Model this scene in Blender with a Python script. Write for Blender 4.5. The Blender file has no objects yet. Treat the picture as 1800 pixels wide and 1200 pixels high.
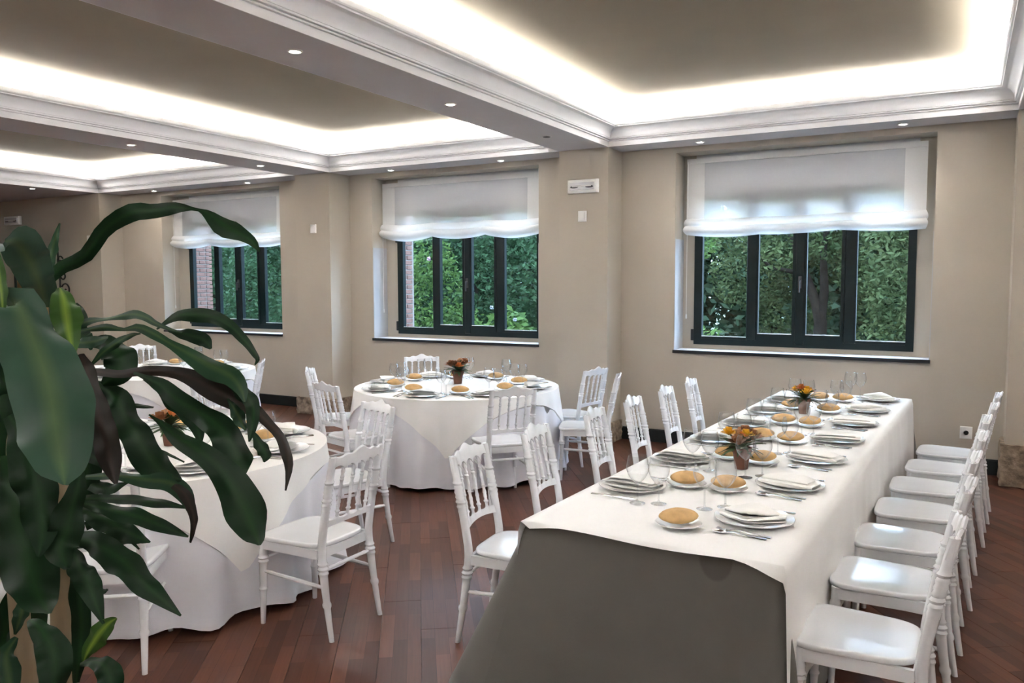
import bpy, math, random
from mathutils import Vector, Matrix, Quaternion
R = random.Random(7)
PI = math.pi
sc = bpy.context.scene
C = sc.collection
# ------------------------------------------------------------------ camera, world, exposure
CAM = Vector((0, 0, 1.7)); FPX = 1417.4; YAW, PITCH, ROLL = .5116, -.0745, -.0034
FW = Vector((-math.sin(YAW)*math.cos(PITCH), math.cos(YAW)*math.cos(PITCH), math.sin(PITCH)))
_r = Vector((math.cos(YAW), math.sin(YAW), 0)); _u = _r.cross(FW)
RT = math.cos(ROLL)*_r + math.sin(ROLL)*_u; UP = -math.sin(ROLL)*_r + math.cos(ROLL)*_u
cam = bpy.data.objects.new('camera', bpy.data.cameras.new('camera')); C.objects.link(cam)
cam.matrix_world = Matrix(((RT.x, UP.x, -FW.x, CAM.x), (RT.y, UP.y, -FW.y, CAM.y), (RT.z, UP.z, -FW.z, CAM.z), (0, 0, 0, 1)))
cam.data.sensor_width = 36; cam.data.lens = 36*FPX/1800; cam.data.clip_start = .05
sc.camera = cam
world = bpy.data.worlds.new('sky'); sc.world = world; world.use_nodes = True
bg = world.node_tree.nodes['Background']; bg.inputs[0].default_value = (.54, .72, 1, 1); bg.inputs[1].default_value = 22.0
vs = sc.view_settings; vs.view_transform = 'Standard'; vs.look = 'None'; vs.gamma = 1; vs.use_curve_mapping = False; vs.exposure = 0.0
LED_W = 20.5; SPOT_W = 14.0
sc.cycles.max_bounces = 10; sc.cycles.transparent_max_bounces = 24; sc.cycles.sample_clamp_indirect = 0
sc.cycles.caustics_reflective = False; sc.cycles.caustics_refractive = False
# ------------------------------------------------------------------ key dimensions (metres)
W, F, H = 8.11, 7.733, 3.057           # window wall, pillar fronts, soffit height
ZC = H+.38
P0L, P1L, P1R, P2L, P2R, P3R = .328, -3.765, -3.215, -7.512, -6.946, -11.542
XL, XR, YB = -17.0, 5.2, -5.0
P0R = .888
TRAYS = [(P1R, -4.0, P0L, F), (P2R, -4.0, P1L, F), (P3R, -4.0, P2L, F), (P0R, -4.0, 4.4, F)]
TZ = .74
# ------------------------------------------------------------------ materials
MATS = {}
def nt(name):
    m = bpy.data.materials.new(name); m.use_nodes = True; MATS[name] = m
    return m, m.node_tree.nodes, m.node_tree.links, m.node_tree.nodes['Principled BSDF']
def mat(name, col, rough=.5, metal=0, var=.06, scale=8, bump=0, bscale=60, spec=.5, sheen=0, coat=0, emit=None, es=0, sub=0, stretch=None):
    m, n, l, b = nt(name)
    tc = n.new('ShaderNodeTexCoord'); ns = n.new('ShaderNodeTexNoise'); ns.inputs['Scale'].default_value = scale; ns.inputs['Detail'].default_value = 4
    src = tc.outputs['Object']
    if stretch:
        mp = n.new('ShaderNodeMapping'); mp.inputs['Scale'].default_value = stretch; l.new(src, mp.inputs[0]); src = mp.outputs[0]
    l.new(src, ns.inputs['Vector'])
    rp = n.new('ShaderNodeValToRGB'); rp.color_ramp.elements[0].position = .3; rp.color_ramp.elements[1].position = .7
    rp.color_ramp.elements[0].color = tuple(max(0, c*(1-var)) for c in col)+(1,); rp.color_ramp.elements[1].color = tuple(min(1, c*(1+var)) for c in col)+(1,)
    l.new(ns.outputs['Fac'], rp.inputs[0]); l.new(rp.outputs[0], b.inputs['Base Color'])
    b.inputs['Roughness'].default_value = rough; b.inputs['Metallic'].default_value = metal; b.inputs['Specular IOR Level'].default_value = spec
    b.inputs['Coat Weight'].default_value = coat; b.inputs['Sheen Weight'].default_value = sheen
    if emit: b.inputs['Emission Color'].default_value = emit+(1,); b.inputs['Emission Strength'].default_value = es
    if bump:
        n2 = n.new('ShaderNodeTexNoise'); n2.inputs['Scale'].default_value = bscale; n2.inputs['Detail'].default_value = 3; l.new(src, n2.inputs['Vector'])
        bp = n.new('ShaderNodeBump'); bp.inputs['Strength'].default_value = bump; bp.inputs['Distance'].default_value = .01
        l.new(n2.outputs['Fac'], bp.inputs['Height']); l.new(bp.outputs[0], b.inputs['Normal'])
    return m
mat('wall', (.525, .472, .395), .85, var=.03, scale=2, bump=.05, bscale=120, spec=.2)
mat('white_plaster', (.80, .80, .81), .7, var=.015, scale=3, spec=.2)
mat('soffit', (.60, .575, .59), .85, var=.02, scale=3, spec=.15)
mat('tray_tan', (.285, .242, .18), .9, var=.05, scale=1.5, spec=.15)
mat('reveal_white', (.80, .80, .80), .7, var=.02, spec=.2)
mat('painted_daylight', (.50, .50, .51), .7, var=.02, spec=.2)  # paler and cooler than the beige wall: daylight put into the colour
mat('dark_base', (.008, .012, .012), .45, var=.2)
mat('stone', (.30, .235, .175), .9, var=.5, scale=18, bump=1.0, bscale=35, spec=.2)
mat('frame_green', (.0012, .008, .009), .45, spec=.3, var=.15)
mat('sill_dark', (.012, .013, .016), .35)
mat('chair_white', (.77, .79, .82), .13, var=.01, spec=.5)
mat('porcelain', (.86, .86, .85), .12, var=.01, coat=.3)
mat('napkin', (.86, .86, .84), .9, var=.02, scale=30, bump=.15, bscale=300, sheen=.2)
mat('cloth_white', (.84, .84, .83), .85, var=.015, scale=6, bump=.12, bscale=260, sheen=.2, spec=.2)
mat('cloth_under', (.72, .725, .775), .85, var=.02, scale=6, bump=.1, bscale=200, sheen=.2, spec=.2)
mat('cloth_grey', (.138, .132, .118), .9, var=.05, scale=5, bump=.12, bscale=240, sheen=.15, spec=.2)
mat('steel', (.55, .55, .56), .2, metal=1, var=.03)
mat('terracotta', (.15, .065, .04), .8, var=.15, scale=20, bump=.1)
mat('soil', (.03, .02, .012), .95, var=.4, scale=60, bump=.5)
mat('bread', (.62, .40, .18), .75, var=.18, scale=16, bump=.35, bscale=30, spec=.2)
mat('herb', (.045, .09, .03), .6, var=.35, scale=30)
mat('petal_yellow', (.75, .42, .02), .6, var=.2, scale=40)
mat('petal_orange', (.62, .20, .05), .6, var=.25, scale=40)
mat('petal_peach', (.62, .36, .20), .6, var=.2, scale=40)
mat('petal_rust', (.28, .12, .05), .7, var=.3, scale=40)
mat('petal_pink', (.26, .14, .20), .6, var=.15, scale=40)
mat('petal_pale', (.16, .17, .18), .6, var=.1, scale=40)
mat('bark', (.20, .15, .09), .9, var=.35, scale=10, bump=.8, bscale=25, stretch=(1, 1, .25))
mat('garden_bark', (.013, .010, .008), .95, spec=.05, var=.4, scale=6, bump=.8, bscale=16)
mat('lawn', (.025, .04, .014), .95, var=.4, scale=3)
mat('pot_grey', (.10, .10, .10), .6, var=.1)
mat('plastic_white', (.86, .86, .84), .4, var=.01)
mat('plastic_dark', (.03, .03, .035), .4)
mat('iron', (.012, .010, .008), .6, metal=.3, var=.2)
mat('timber', (.20, .12, .06), .6, var=.3, scale=6, stretch=(8, 8, 1))
mat('chrome', (.7, .7, .7), .15, metal=1)
mat('lamp_glow', (.9, .9, .88), .4, emit=(1, .95, .87), es=20)
mat('led_glow', (.9, .9, .88), .4, emit=(1, .97, .90), es=6)
mat('brick', (.15, .075, .058), .85, var=.3, scale=9, bump=.5, bscale=40)
mat('mortar', (.19, .175, .16), .95, var=.1)
mat('lens_clear', (.62, .62, .64), .15, var=.05)
mat('door_dark', (.012, .02, .016), .4, var=.2)
mat('amber', (.40, .22, .10), .7, var=.3)
def m_floor():
    m, n, l, b = nt('floor_wood')
    g = n.new('ShaderNodeNewGeometry'); mp = n.new('ShaderNodeMapping'); mp.inputs['Rotation'].default_value = (0, 0, -FANG); l.new(g.outputs['Position'], mp.inputs[0])
    br = n.new('ShaderNodeTexBrick'); br.offset = .37; br.offset_frequency = 2; br.inputs['Scale'].default_value = 1
    br.inputs['Mortar Size'].default_value = .0007; br.inputs['Mortar Smooth'].default_value = .1; br.inputs['Brick Width'].default_value = .47; br.inputs['Row Height'].default_value = .065
    br.inputs['Color1'].default_value = (.155, .063, .040, 1); br.inputs['Color2'].default_value = (.072, .029, .019, 1); br.inputs['Mortar'].default_value = (.05, .02, .014, 1)
    l.new(mp.outputs[0], br.inputs['Vector'])
    mp2 = n.new('ShaderNodeMapping'); mp2.inputs['Scale'].default_value = (3, 60, 1); l.new(mp.outputs[0], mp2.inputs[0])
    ns = n.new('ShaderNodeTexNoise'); ns.inputs['Scale'].default_value = 1.3; ns.inputs['Detail'].default_value = 5; l.new(mp2.outputs[0], ns.inputs['Vector'])
    rp = n.new('ShaderNodeValToRGB'); rp.color_ramp.elements[0].color = (.7, .7, .7, 1); rp.color_ramp.elements[1].color = (1.25, 1.25, 1.25, 1); l.new(ns.outputs['Fac'], rp.inputs[0])
    mx = n.new('ShaderNodeMixRGB'); mx.blend_type = 'MULTIPLY'; mx.inputs[0].default_value = 1; l.new(br.outputs['Color'], mx.inputs[1]); l.new(rp.outputs[0], mx.inputs[2]); l.new(mx.outputs[0], b.inputs['Base Color'])
    b.inputs['Roughness'].default_value = .34; b.inputs['Specular IOR Level'].default_value = .18
FANG = math.radians(90+36)     # direction the boards run in
m_floor()
def m_glass(name, tint, edge, refl=1.0, rough=.0, p=3.5):
    m, n, l, b = nt(name); n.remove(b); out = n['Material Output']
    tr = n.new('ShaderNodeBsdfTransparent'); gl = n.new('ShaderNodeBsdfGlossy'); gl.inputs['Roughness'].default_value = rough
    fr = n.new('ShaderNodeLayerWeight'); fr.inputs[0].default_value = .5; pw = n.new('ShaderNodeMath'); pw.operation = 'POWER'; pw.inputs[1].default_value = p; l.new(fr.outputs['Facing'], pw.inputs[0])
    cm = n.new('ShaderNodeMixRGB'); cm.inputs[1].default_value = tint+(1,); cm.inputs[2].default_value = edge+(1,); l.new(pw.outputs[0], cm.inputs[0]); l.new(cm.outputs[0], tr.inputs[0])
    mu = n.new('ShaderNodeMath'); mu.operation = 'MULTIPLY_ADD'; mu.inputs[1].default_value = refl; mu.inputs[2].default_value = .05; l.new(pw.outputs[0], mu.inputs[0])
    mx = n.new('ShaderNodeMixShader'); l.new(mu.outputs[0], mx.inputs[0]); l.new(tr.outputs[0], mx.inputs[1]); l.new(gl.outputs[0], mx.inputs[2]); l.new(mx.outputs[0], out.inputs[0])
m_glass('pane_glass', (.93, .97, .97), (.9, .94, .94), .5)
m_glass('drink_glass', (.955, .962, .965), (.62, .65, .67), .6, .01, 2.2)
def m_sheer(name, col, tr, tl):
    m, n, l, b = nt(name); n.remove(b); out = n['Material Output']
    tc = n.new('ShaderNodeTexCoord'); ns = n.new('ShaderNodeTexNoise'); ns.inputs['Scale'].default_value = 60; l.new(tc.outputs['Object'], ns.inputs['Vector'])
    rp = n.new('ShaderNodeValToRGB'); rp.color_ramp.elements[0].color = tuple(c*.95 for c in col)+(1,); rp.color_ramp.elements[1].color = col+(1,); l.new(ns.outputs['Fac'], rp.inputs[0])
    d = n.new('ShaderNodeBsdfDiffuse'); t = n.new('ShaderNodeBsdfTranslucent'); x = n.new('ShaderNodeBsdfTransparent')
    l.new(rp.outputs[0], d.inputs[0]); l.new(rp.outputs[0], t.inputs[0])
    m1 = n.new('ShaderNodeMixShader'); m1.inputs[0].default_value = tl; l.new(d.outputs[0], m1.inputs[1]); l.new(t.outputs[0], m1.inputs[2])
    m2 = n.new('ShaderNodeMixShader'); m2.inputs[0].default_value = tr; l.new(m1.outputs[0], m2.inputs[1]); l.new(x.outputs[0], m2.inputs[2]); l.new(m2.outputs[0], out.inputs[0])
m_sheer('sheer', (.87, .88, .90), .34, .42)
m_sheer('sheer_hem', (.88, .88, .87), .06, .30)
m_sheer('sheer_fold', (.88, .87, .86), .08, .30)
def m_leaf(name, edge, mid, rough=.38, tl=.15):
    m, n, l, b = nt(name)
    uv = n.new('ShaderNodeUVMap'); sp = n.new('ShaderNodeSeparateXYZ'); l.new(uv.outputs[0], sp.inputs[0])
    rp = n.new('ShaderNodeValToRGB'); e = rp.color_ramp.elements
    e[0].position = .30; e[0].color = edge+(1,); e[1].position = .70; e[1].color = edge+(1,); q = rp.color_ramp.elements.new(.5); q.color = mid+(1,)
    l.new(sp.outputs[0], rp.inputs[0])
    tc = n.new('ShaderNodeTexCoord'); ns = n.new('ShaderNodeTexNoise'); ns.inputs['Scale'].default_value = 9; l.new(tc.outputs['Object'], ns.inputs['Vector'])
    r2 = n.new('ShaderNodeValToRGB'); r2.color_ramp.elements[0].color = (.65, .65, .65, 1); r2.color_ramp.elements[1].color = (1.25, 1.25, 1.25, 1); l.new(ns.outputs['Fac'], r2.inputs[0])
    mx = n.new('ShaderNodeMixRGB'); mx.blend_type = 'MULTIPLY'; mx.inputs[0].default_value = 1; l.new(rp.outputs[0], mx.inputs[1]); l.new(r2.outputs[0], mx.inputs[2]); l.new(mx.outputs[0], b.inputs['Base Color'])
    b.inputs['Roughness'].default_value = rough; b.inputs['Specular IOR Level'].default_value = .16
    t = n.new('ShaderNodeBsdfTranslucent'); l.new(mx.outputs[0], t.inputs[0]); ms = n.new('ShaderNodeMixShader'); ms.inputs[0].default_value = tl
    l.new(b.outputs[0], ms.inputs[1]); l.new(t.outputs[0], ms.inputs[2]); l.new(ms.outputs[0], n['Material Output'].inputs[0])
m_leaf('leaf_dark', (.007, .024, .009), (.013, .042, .013))
m_leaf('leaf_mid', (.016, .046, .022), (.045, .085, .03))
m_leaf('leaf_bright', (.035, .085, .018), (.17, .25, .04))
m_leaf('leaf_brown', (.020, .016, .013), (.032, .023, .018))
m_leaf('leaf_pale', (.055, .10, .07), (.10, .15, .08))
m_leaf('leaf_back', (.034, .072, .046), (.075, .12, .055))
def m_foliage(name, c1, c2):
    m, n, l, b = nt(name)
    g = n.new('ShaderNodeNewGeometry'); ns = n.new('ShaderNodeTexNoise'); ns.inputs['Scale'].default_value = 2.3; ns.inputs['Detail'].default_value = 6; l.new(g.outputs['Position'], ns.inputs['Vector'])
    rp = n.new('ShaderNodeValToRGB'); rp.color_ramp.elements[0].position = .35; rp.color_ramp.elements[0].color = c1+(1,); rp.color_ramp.elements[1].position = .65; rp.color_ramp.elements[1].color = c2+(1,)
    l.new(ns.outputs['Fac'], rp.inputs[0]); l.new(rp.outputs[0], b.inputs['Base Color']); b.inputs['Roughness'].default_value = .65; b.inputs['Specular IOR Level'].default_value = .08
    t = n.new('ShaderNodeBsdfTranslucent'); l.new(rp.outputs[0], t.inputs[0]); ms = n.new('ShaderNodeMixShader'); ms.inputs[0].default_value = .3
    l.new(b.outputs[0], ms.inputs[1]); l.new(t.outputs[0], ms.inputs[2]); l.new(ms.outputs[0], n['Material Output'].inputs[0])
m_foliage('fol_a', (0.025, 0.05, 0.015), (0.08, 0.135, 0.035))
m_foliage('fol_b', (0.0119, 0.0289, 0.0119), (0.034, 0.068, 0.0306))
m_foliage('fol_c', (0.023, 0.0368, 0.0138), (0.0644, 0.0828, 0.0322))
m_foliage('fol_e', (0.0119, 0.0255, 0.0136), (0.034, 0.0578, 0.0306))
m_foliage('fol_d', (0.009, 0.018, 0.0105), (0.024, 0.039, 0.021))
# ------------------------------------------------------------------ mesh helpers
class MB:
    def __init__(s): s.v = []; s.f = []; s.uv = None
    def quad(s, a, b, c, d):
        k = len(s.v); s.v += [tuple(a), tuple(b), tuple(c), tuple(d)]; s.f.append((k, k+1, k+2, k+3)); return s
    def box(s, x0, y0, z0, x1, y1, z1):
        k = len(s.v); s.v += [(x, y, z) for z in (z0, z1) for y in (y0, y1) for x in (x0, x1)]
        s.f += [tuple(k+i for i in q) for q in ((0, 2, 3, 1), (4, 5, 7, 6), (0, 1, 5, 4), (2, 6, 7, 3), (0, 4, 6, 2), (1, 3, 7, 5))]; return s
    def rbox(s, x0, y0, z0, x1, y1, z1, c=.005):
        """box with chamfered vertical edges and a chamfered front/top"""
        ring = lambda i: [(x0+i+c, y0+i), (x1-i-c, y0+i), (x1-i, y0+i+c), (x1-i, y1-i-c), (x1-i-c, y1-i), (x0+i+c, y1-i), (x0+i, y1-i-c), (x0+i, y0+i+c)]
        s.loft([[(x, y, z) for x, y in ring(i)] for i, z in ((c*.7, z0), (0, z0+c), (0, z1-c), (c*.7, z1))], True, True); return s
    def loft(s, rings, close=True, caps=False):
        k = len(s.v); n = len(rings[0])
        for r in rings: s.v += [tuple(p) for p in r]
        for i in range(len(rings)-1):
            for j in range(n if close else n-1):
                a = k+i*n+j; b = k+i*n+(j+1) % n; s.f.append((a, b, b+n, a+n))
        if caps: s.f.append(tuple(k+j for j in range(n))[::-1]); e = k+(len(rings)-1)*n; s.f.append(tuple(e+j for j in range(n)))
        return s
    def lathe(s, prof, n=16, o=(0, 0, 0), caps=True):
        rings = [[(o[0]+r*math.cos(2*PI*j/n), o[1]+r*math.sin(2*PI*j/n), o[2]+z) for j in range(n)] for r, z in prof]
        return s.loft(rings, True, caps)
    def tube(s, path, rad, n=8, caps=True):
        path = [Vector(p) for p in path]; rad = rad if isinstance(rad, (list, tuple)) else [rad]*len(path)
        rings = []; ref = None
        for i, p in enumerate(path):
            t = (path[min(i+1, len(path)-1)]-path[max(i-1, 0)]).normalized()
            if ref is None: ref = Vector((1, 0, 0)) if abs(t.x) < .8 else Vector((0, 1, 0))
            a = (ref-t*ref.dot(t)).normalized(); ref = a; b = t.cross(a)
            rings.append([p+(a*math.cos(2*PI*j/n)+b*math.sin(2*PI*j/n))*rad[i] for j in range(n)])
        return s.loft(rings, True, caps)
    def blob(s, c, r, n=10, m=6, jit=0):
        rings = []
        for i in range(m+1):
            ph = PI*i/m
            rings.append([(c[0]+r[0]*max(.02, math.sin(ph))*math.cos(2*PI*j/n)*(1+jit*(R.random()-.5)), c[1]+r[1]*max(.02, math.sin(ph))*math.sin(2*PI*j/n)*(1+jit*(R.random()-.5)), c[2]-r[2]*math.cos(ph)) for j in range(n)])
        return s.loft(rings, True, True)
    def mesh(s, name, m, smooth=True, angle=40):
        me = bpy.data.meshes.new(name); me.from_pydata(s.v, [], s.f)
        if s.uv:
            u = me.uv_layers.new(name='UVMap'); u.data.foreach_set('uv', [c for q in s.f for i in q for c in s.uv[i]])
        me.materials.append(MATS[m])
        if smooth:
            me.polygons.foreach_set('use_smooth', [True]*len(me.polygons))
            try: me.set_sharp_from_angle(angle=math.radians(angle))
            except Exception: pass
        me.update(); return me
    def build(s, name, m, parent=None, smooth=True, angle=40): return link(name, s.mesh(name, m, smooth, angle), parent)
def link(name, me, parent=None):
    o = bpy.data.objects.new(name, me); C.objects.link(o)
    if parent: o.parent = parent
    return o
def tag(o, label=None, cat=None, group=None, kind=None):
    if label: o['label'] = label
    if cat: o['category'] = cat
    if group: o['group'] = group
    if kind: o['kind'] = kind
    return o
def empty(name, loc=(0, 0, 0), rz=0, label=None, cat=None, group=None, kind=None):
    o = bpy.data.objects.new(name, None); C.objects.link(o); o.empty_display_size = .1; o.location = loc; o.rotation_euler = (0, 0, rz)
    return tag(o, label, cat, group, kind)
def copy_tree(o, parent=None):
    c = o.copy(); C.objects.link(c); c.parent = parent
    for ch in o.children: copy_tree(ch, c)
    return c
def place(proto, used, loc, rz, label, group=None):
    o = proto if not used else copy_tree(proto)
    o.location = loc; o.rotation_euler = (0, 0, rz); o['label'] = label
    if group: o['group'] = group
    used.append(1); return o
# ------------------------------------------------------------------ room shell
fl = empty('floor', kind='structure', label='dark reddish brown wood strip floor of the dining room')
MB().box(XL-.2, YB-.2, -.12, XR+.2, W+.4, -.006).build('subfloor', 'floor_wood', fl, False)
BW, BL = .195, 1.41
ux, uy_ = math.cos(FANG), math.sin(FANG)
boards = []
for j in range(-90, 90):
    for i in range(-16, 16):
        a = (i+.37*(j % 3)+.5)*BL; b = (j+.5)*BW
        x, y = a*ux-b*uy_, a*uy_+b*ux
        if not (-12 < x < XR-.3 and -.5 < y < W-.25): continue
        dx, dy = ux*BL/2, uy_*BL/2
        if any(not (XL < x+k*dx < XR and y+k*dy < W) for k in (-1, 1)): continue
        v = Vector((x, y, 0))-CAM; d = v.dot(FW)
        px = 900+FPX*v.dot(RT)/d if d > .3 else -9999
        seen = d > .3 and -100 < px < 1900
        boards.append((0 if seen else 1, abs(y-3.2)*.8+abs(x+.8), x, y))
boards.sort()
bm = MB().rbox(-BL/2+.0006, -BW/2+.0006, -.01, BL/2-.0006, BW/2-.0006, 0, .0012).mesh('floor_board', 'floor_wood', False)
for k, (s_, d_, x, y) in enumerate(boards[:300]):
    o = link('floor_board', bm, fl); o.location = (x, y, 0); o.rotation_euler = (0, 0, FANG)
mb = MB()
for s_, d_, x, y in boards[300:]:
    h1 = Vector((ux, uy_))*(BL/2-.0006); h2 = Vector((-uy_, ux))*(BW/2-.0006); p = Vector((x, y))
    q = [p-h1-h2, p+h1-h2, p+h1+h2, p-h1+h2]
    mb.loft([[(c.x, c.y, -.006) for c in q], [(c.x, c.y, 0) for c in q]], True, True)
tag(mb.build('further_floor_boards', 'floor_wood', fl, False), kind='stuff')

RECESS = [(-2.626, -.259), (-6.579, -4.205), (-10.608, -8.172)]
BAYS = [(P1R, P0L), (P2R, P1L), (P3R, P2L)]
SZ, RZ, YW = .984, 3.0, 8.40           # sill, recess top, window plane
wb = empty('wall_back', kind='structure', label='beige painted window wall with three recessed windows')
mb = MB()
edges = [XL]
for (a, b) in sorted(RECESS): edges += [a, b]
edges.append(XR)
for i in range(0, len(edges), 2): mb.box(edges[i], W, 0, edges[i+1], YW+.06, H+.1)
for a, b in RECESS: mb.box(a, W, 0, b, YW+.06, SZ-.02); mb.box(a, W, RZ, b, YW+.06, H+.1)
mb.build('plaster', 'wall', wb, False)
for a, b in RECESS[:2]: MB().box(a, W+.004, SZ, a+.006, YW-.006, 2.13).box(b-.006, W+.004, SZ, b, YW-.006, 2.13).build('painted_daylight', 'painted_daylight', wb, False)  # thin pale sheets that paint daylight onto the beige lower reveals
mb = MB().box(XL, F, 0, P3R, W, H+.1); mb.build('plaster_side', 'wall', wb, False)
tag(MB().box(XR, YB, 0, XR+.15, W, H+.1).build('wall_right', 'wall', None, False), 'beige side wall beyond the row of white chairs', kind='structure')
tag(MB().box(XL-.15, YB, 0, XL, W, H+.1).build('wall_left', 'wall', None, False), 'beige end wall of the unlit part of the room', kind='structure')
tag(MB().box(XL, YB-.15, 0, XR, YB, H+.1).build('wall_front', 'wall', None, False), 'beige wall opposite the windows', kind='structure')
bb = empty('baseboard_back', kind='structure', label='dark baseboard along the window wall')
for a, b in BAYS: MB().box(a, W-.018, 0, b, W, .125).box(a, W-.012, .125, b, W, .135).build('board', 'dark_base', bb, False)
PIL = [(P0L, P0L+.56, .345, 'pillar with rough stone base beside the row of white chairs'), (P1L, P1R, .21, 'pillar carrying the emergency light between two windows'), (P2L, P2R, .215, 'pillar with stone base between the plain round table and far window')]
for x0, x1, sh, lab in PIL:
    p = empty('pillar', (0, 0, 0), kind='structure', label=lab)
    MB().box(x0, F, sh, x1, W, H).build('shaft', 'wall', p, False)
    m_ = MB(); nx, nz = 14, 8
    # rough stone plinth: displaced lofted block
    rings = []
    for k in range(nz+1):
        z = sh*k/nz; ring = []
        pts = [(x0-.03+(x1-x0+.06)*i/nx, F-.035) for i in range(nx)]+[(x1+.03, F-.035+(W-F)*i/6) for i in range(6)]+[(x1+.03-(x1-x0+.06)*i/nx, W-.005) for i in range(nx)]+[(x0-.03, W-.005-(W-F-.03)*i/6) for i in range(6)]
        for (x, y) in pts:
            e = .006 if k < nz else -.012
            ring.append((x+R.uniform(-.008, .008), min(W-.002, y+R.uniform(-.01, .01)-e*0), z))
        rings.append(ring)
    m_.loft(rings, True, True).build('stone_base', 'stone', p, True, 30)
# ------------------------------------------------------------------ ceiling
ce = empty('ceiling', kind='structure', label='coffered ceiling with lit coves and white cornices')
CT = ZC+.12
for x0, x1 in ((P1L, P1R), (P2L, P2R), (P0L, P0R)): MB().box(x0, YB, H, x1, W, CT).build('beam', 'soffit', ce, False)
MB().box(XL, YB, H, P3R, W, CT).build('soffit', 'soffit', ce, False)
MB().box(4.4, YB, H, XR, W, CT).build('soffit', 'soffit', ce, False)
for x0, y0, x1, y1 in TRAYS:
    MB().box(x0, y1, H, x1, W, CT).build('soffit', 'soffit', ce, False)
    MB().box(x0, YB, H, x1, y0, CT).build('soffit', 'soffit', ce, False)
    RB = .20
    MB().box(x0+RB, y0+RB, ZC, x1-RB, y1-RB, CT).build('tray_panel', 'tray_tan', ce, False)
    MB().box(x0, y0, ZC, x0+RB, y1, CT).box(x1-RB, y0, ZC, x1, y1, CT).box(x0+RB, y0, ZC, x1-RB, y0+RB, CT).box(x0+RB, y1-RB, ZC, x1-RB, y1, CT).build('tray_border', 'white_plaster', ce, False)
    mb = MB()
    for a, b, c, d in ((x0, y0, x0+.004, y1), (x1-.004, y0, x1, y1), (x0, y0, x1, y0+.004), (x0, y1-.004, x1, y1)): mb.box(a, b, H+.19, c, d, ZC)
    mb.build('cove_back', 'white_plaster', ce, False)
    prof = [(-.0, .0), (.006, .0), (.006, .046), (.003, .048), (.003, .053), (.022, .053), (.024, .058), (.021, .063), (.014, .064), (.014, .069), (.036, .069), (.038, .076), (.034, .082)]
    for k in range(11):
        t = k/10*PI/2; prof.append((.038+.082*(1-math.cos(t)), .084+.085*math.sin(t)))
    prof += [(.128, .169), (.130, .178), (.140, .182), (.146, .190), (.148, .200), (.148, .224), (.112, .224), (.112, .186), (0, .186)]
    mb = MB(); n = len(prof); rings = []
    for (sx, sy) in ((0, 0), (1, 0), (1, 1), (0, 1), (0, 0)):
        rings.append([((x0+d if not sx else x1-d), (y0+d if not sy else y1-d), H+z) for d, z in prof])
    mb.loft(rings, False); mb.build('cornice', 'white_plaster', ce, True, 25)
    # LED lines lying in the cove behind the cornice lip
    for (ax, ay, bx, by, ix, iy) in ((x0+.055, y0+.1, x0+.055, y1-.1, 1, 0), (x1-.055, y0+.1, x1-.055, y1-.1, -1, 0), (x0+.1, y1-.055, x1-.1, y1-.055, 0, -1), (x0+.1, y0+.055, x1-.1, y0+.055, 0, 1)):
        L = math.hypot(bx-ax, by-ay); hx, hy = (.012, L/2) if ix else (L/2, .012)
        cx, cy = (ax+bx)/2, (ay+by)/2
        MB().box(cx-hx, cy-hy, H+.187, cx+hx, cy+hy, H+.195).build('led_strip', 'led_glow', ce, False)
        ld = bpy.data.lights.new('cove_light', 'AREA'); ld.shape = 'RECTANGLE'; ld.size = L; ld.size_y = .03; ld.energy = LED_W*L; ld.color = (1, .98, .955)
        lo = bpy.data.objects.new('cove_light', ld); C.objects.link(lo); lo.location = (cx, cy, H+.2)
        dirv = Vector((ix*.35, iy*.35, 1)).normalized()
        xa = Vector((0, 1, 0)) if ix else Vector((1, 0, 0)); za = -dirv; ya = za.cross(xa); lo.rotation_euler = Matrix((xa, ya, za)).transposed().to_euler()
        lo.parent = ce
def downlight(x, y, label, group='recessed ceiling downlights', on=True):
    t = empty('downlight', (x, y, H), label=label, cat='downlight', group=group)
    rm = MB().lathe([(.030, .006), (.031, -.004), (.036, -.007), (.045, -.005), (.047, 0), (.047, .004)], 20, caps=False).build('rim', 'plastic_white' if on else 'plastic_dark', t)
    MB().lathe([(.034, -.003), (.022, -.008), (.004, -.010)], 20).build('lens', 'lamp_glow' if on else 'plastic_dark', rm)
    if on:
        ld = bpy.data.lights.new('downlight_lamp', 'SPOT'); ld.energy = SPOT_W; ld.color = (1, .92, .82); ld.spot_size = math.radians(95); ld.spot_blend = .75; ld.shadow_soft_size = .03
        lo = bpy.data.objects.new('downlight_lamp', ld); C.objects.link(lo); lo.parent = t; lo.location = (0, 0, -.015)
for y, l_ in ((3.621, 'second from the emergency light pillar'), (5.271, 'nearest the emergency light pillar'), (1.97, 'third from the emergency light pillar')): downlight(-3.495, y, 'lit recessed downlight in the beam, '+l_)
for y, l_ in ((6.885, 'nearest the stone-based pillar it runs to'), (5.211, 'second from the stone-based pillar it runs to')): downlight(-7.23, y, 'lit recessed downlight in the far beam, '+l_)
downlight(-11.77, 6.865, 'lit recessed downlight at the edge of the unlit ceiling')
for x, l_ in ((-2.32, 'end near the emergency light pillar'), (-.523, 'end near the rough stone pillar base')): downlight(x, 7.915, 'lit recessed downlight above the long table window, '+l_)
for x, l_ in ((-6.166, 'end away from the emergency light pillar'), (-4.611, 'end near the emergency light pillar')): downlight(x, 7.975, 'lit recessed downlight above the middle window, '+l_)
for x, l_ in ((-8.604, 'end near the stone-based pillar'), (-10.552, 'end near the unlit wall')): downlight(x, 7.955, 'lit recessed downlight above the far window, '+l_)
t = empty('ceiling_sensor', (-3.487, 6.891, H), label='small dark round sensor in the beam by the emergency light pillar', cat='sensor')
MB().lathe([(.036, .002), (.038, -.004), (.030, -.008), (.004, -.010)], 16).build('housing', 'plastic_dark', t)
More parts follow.
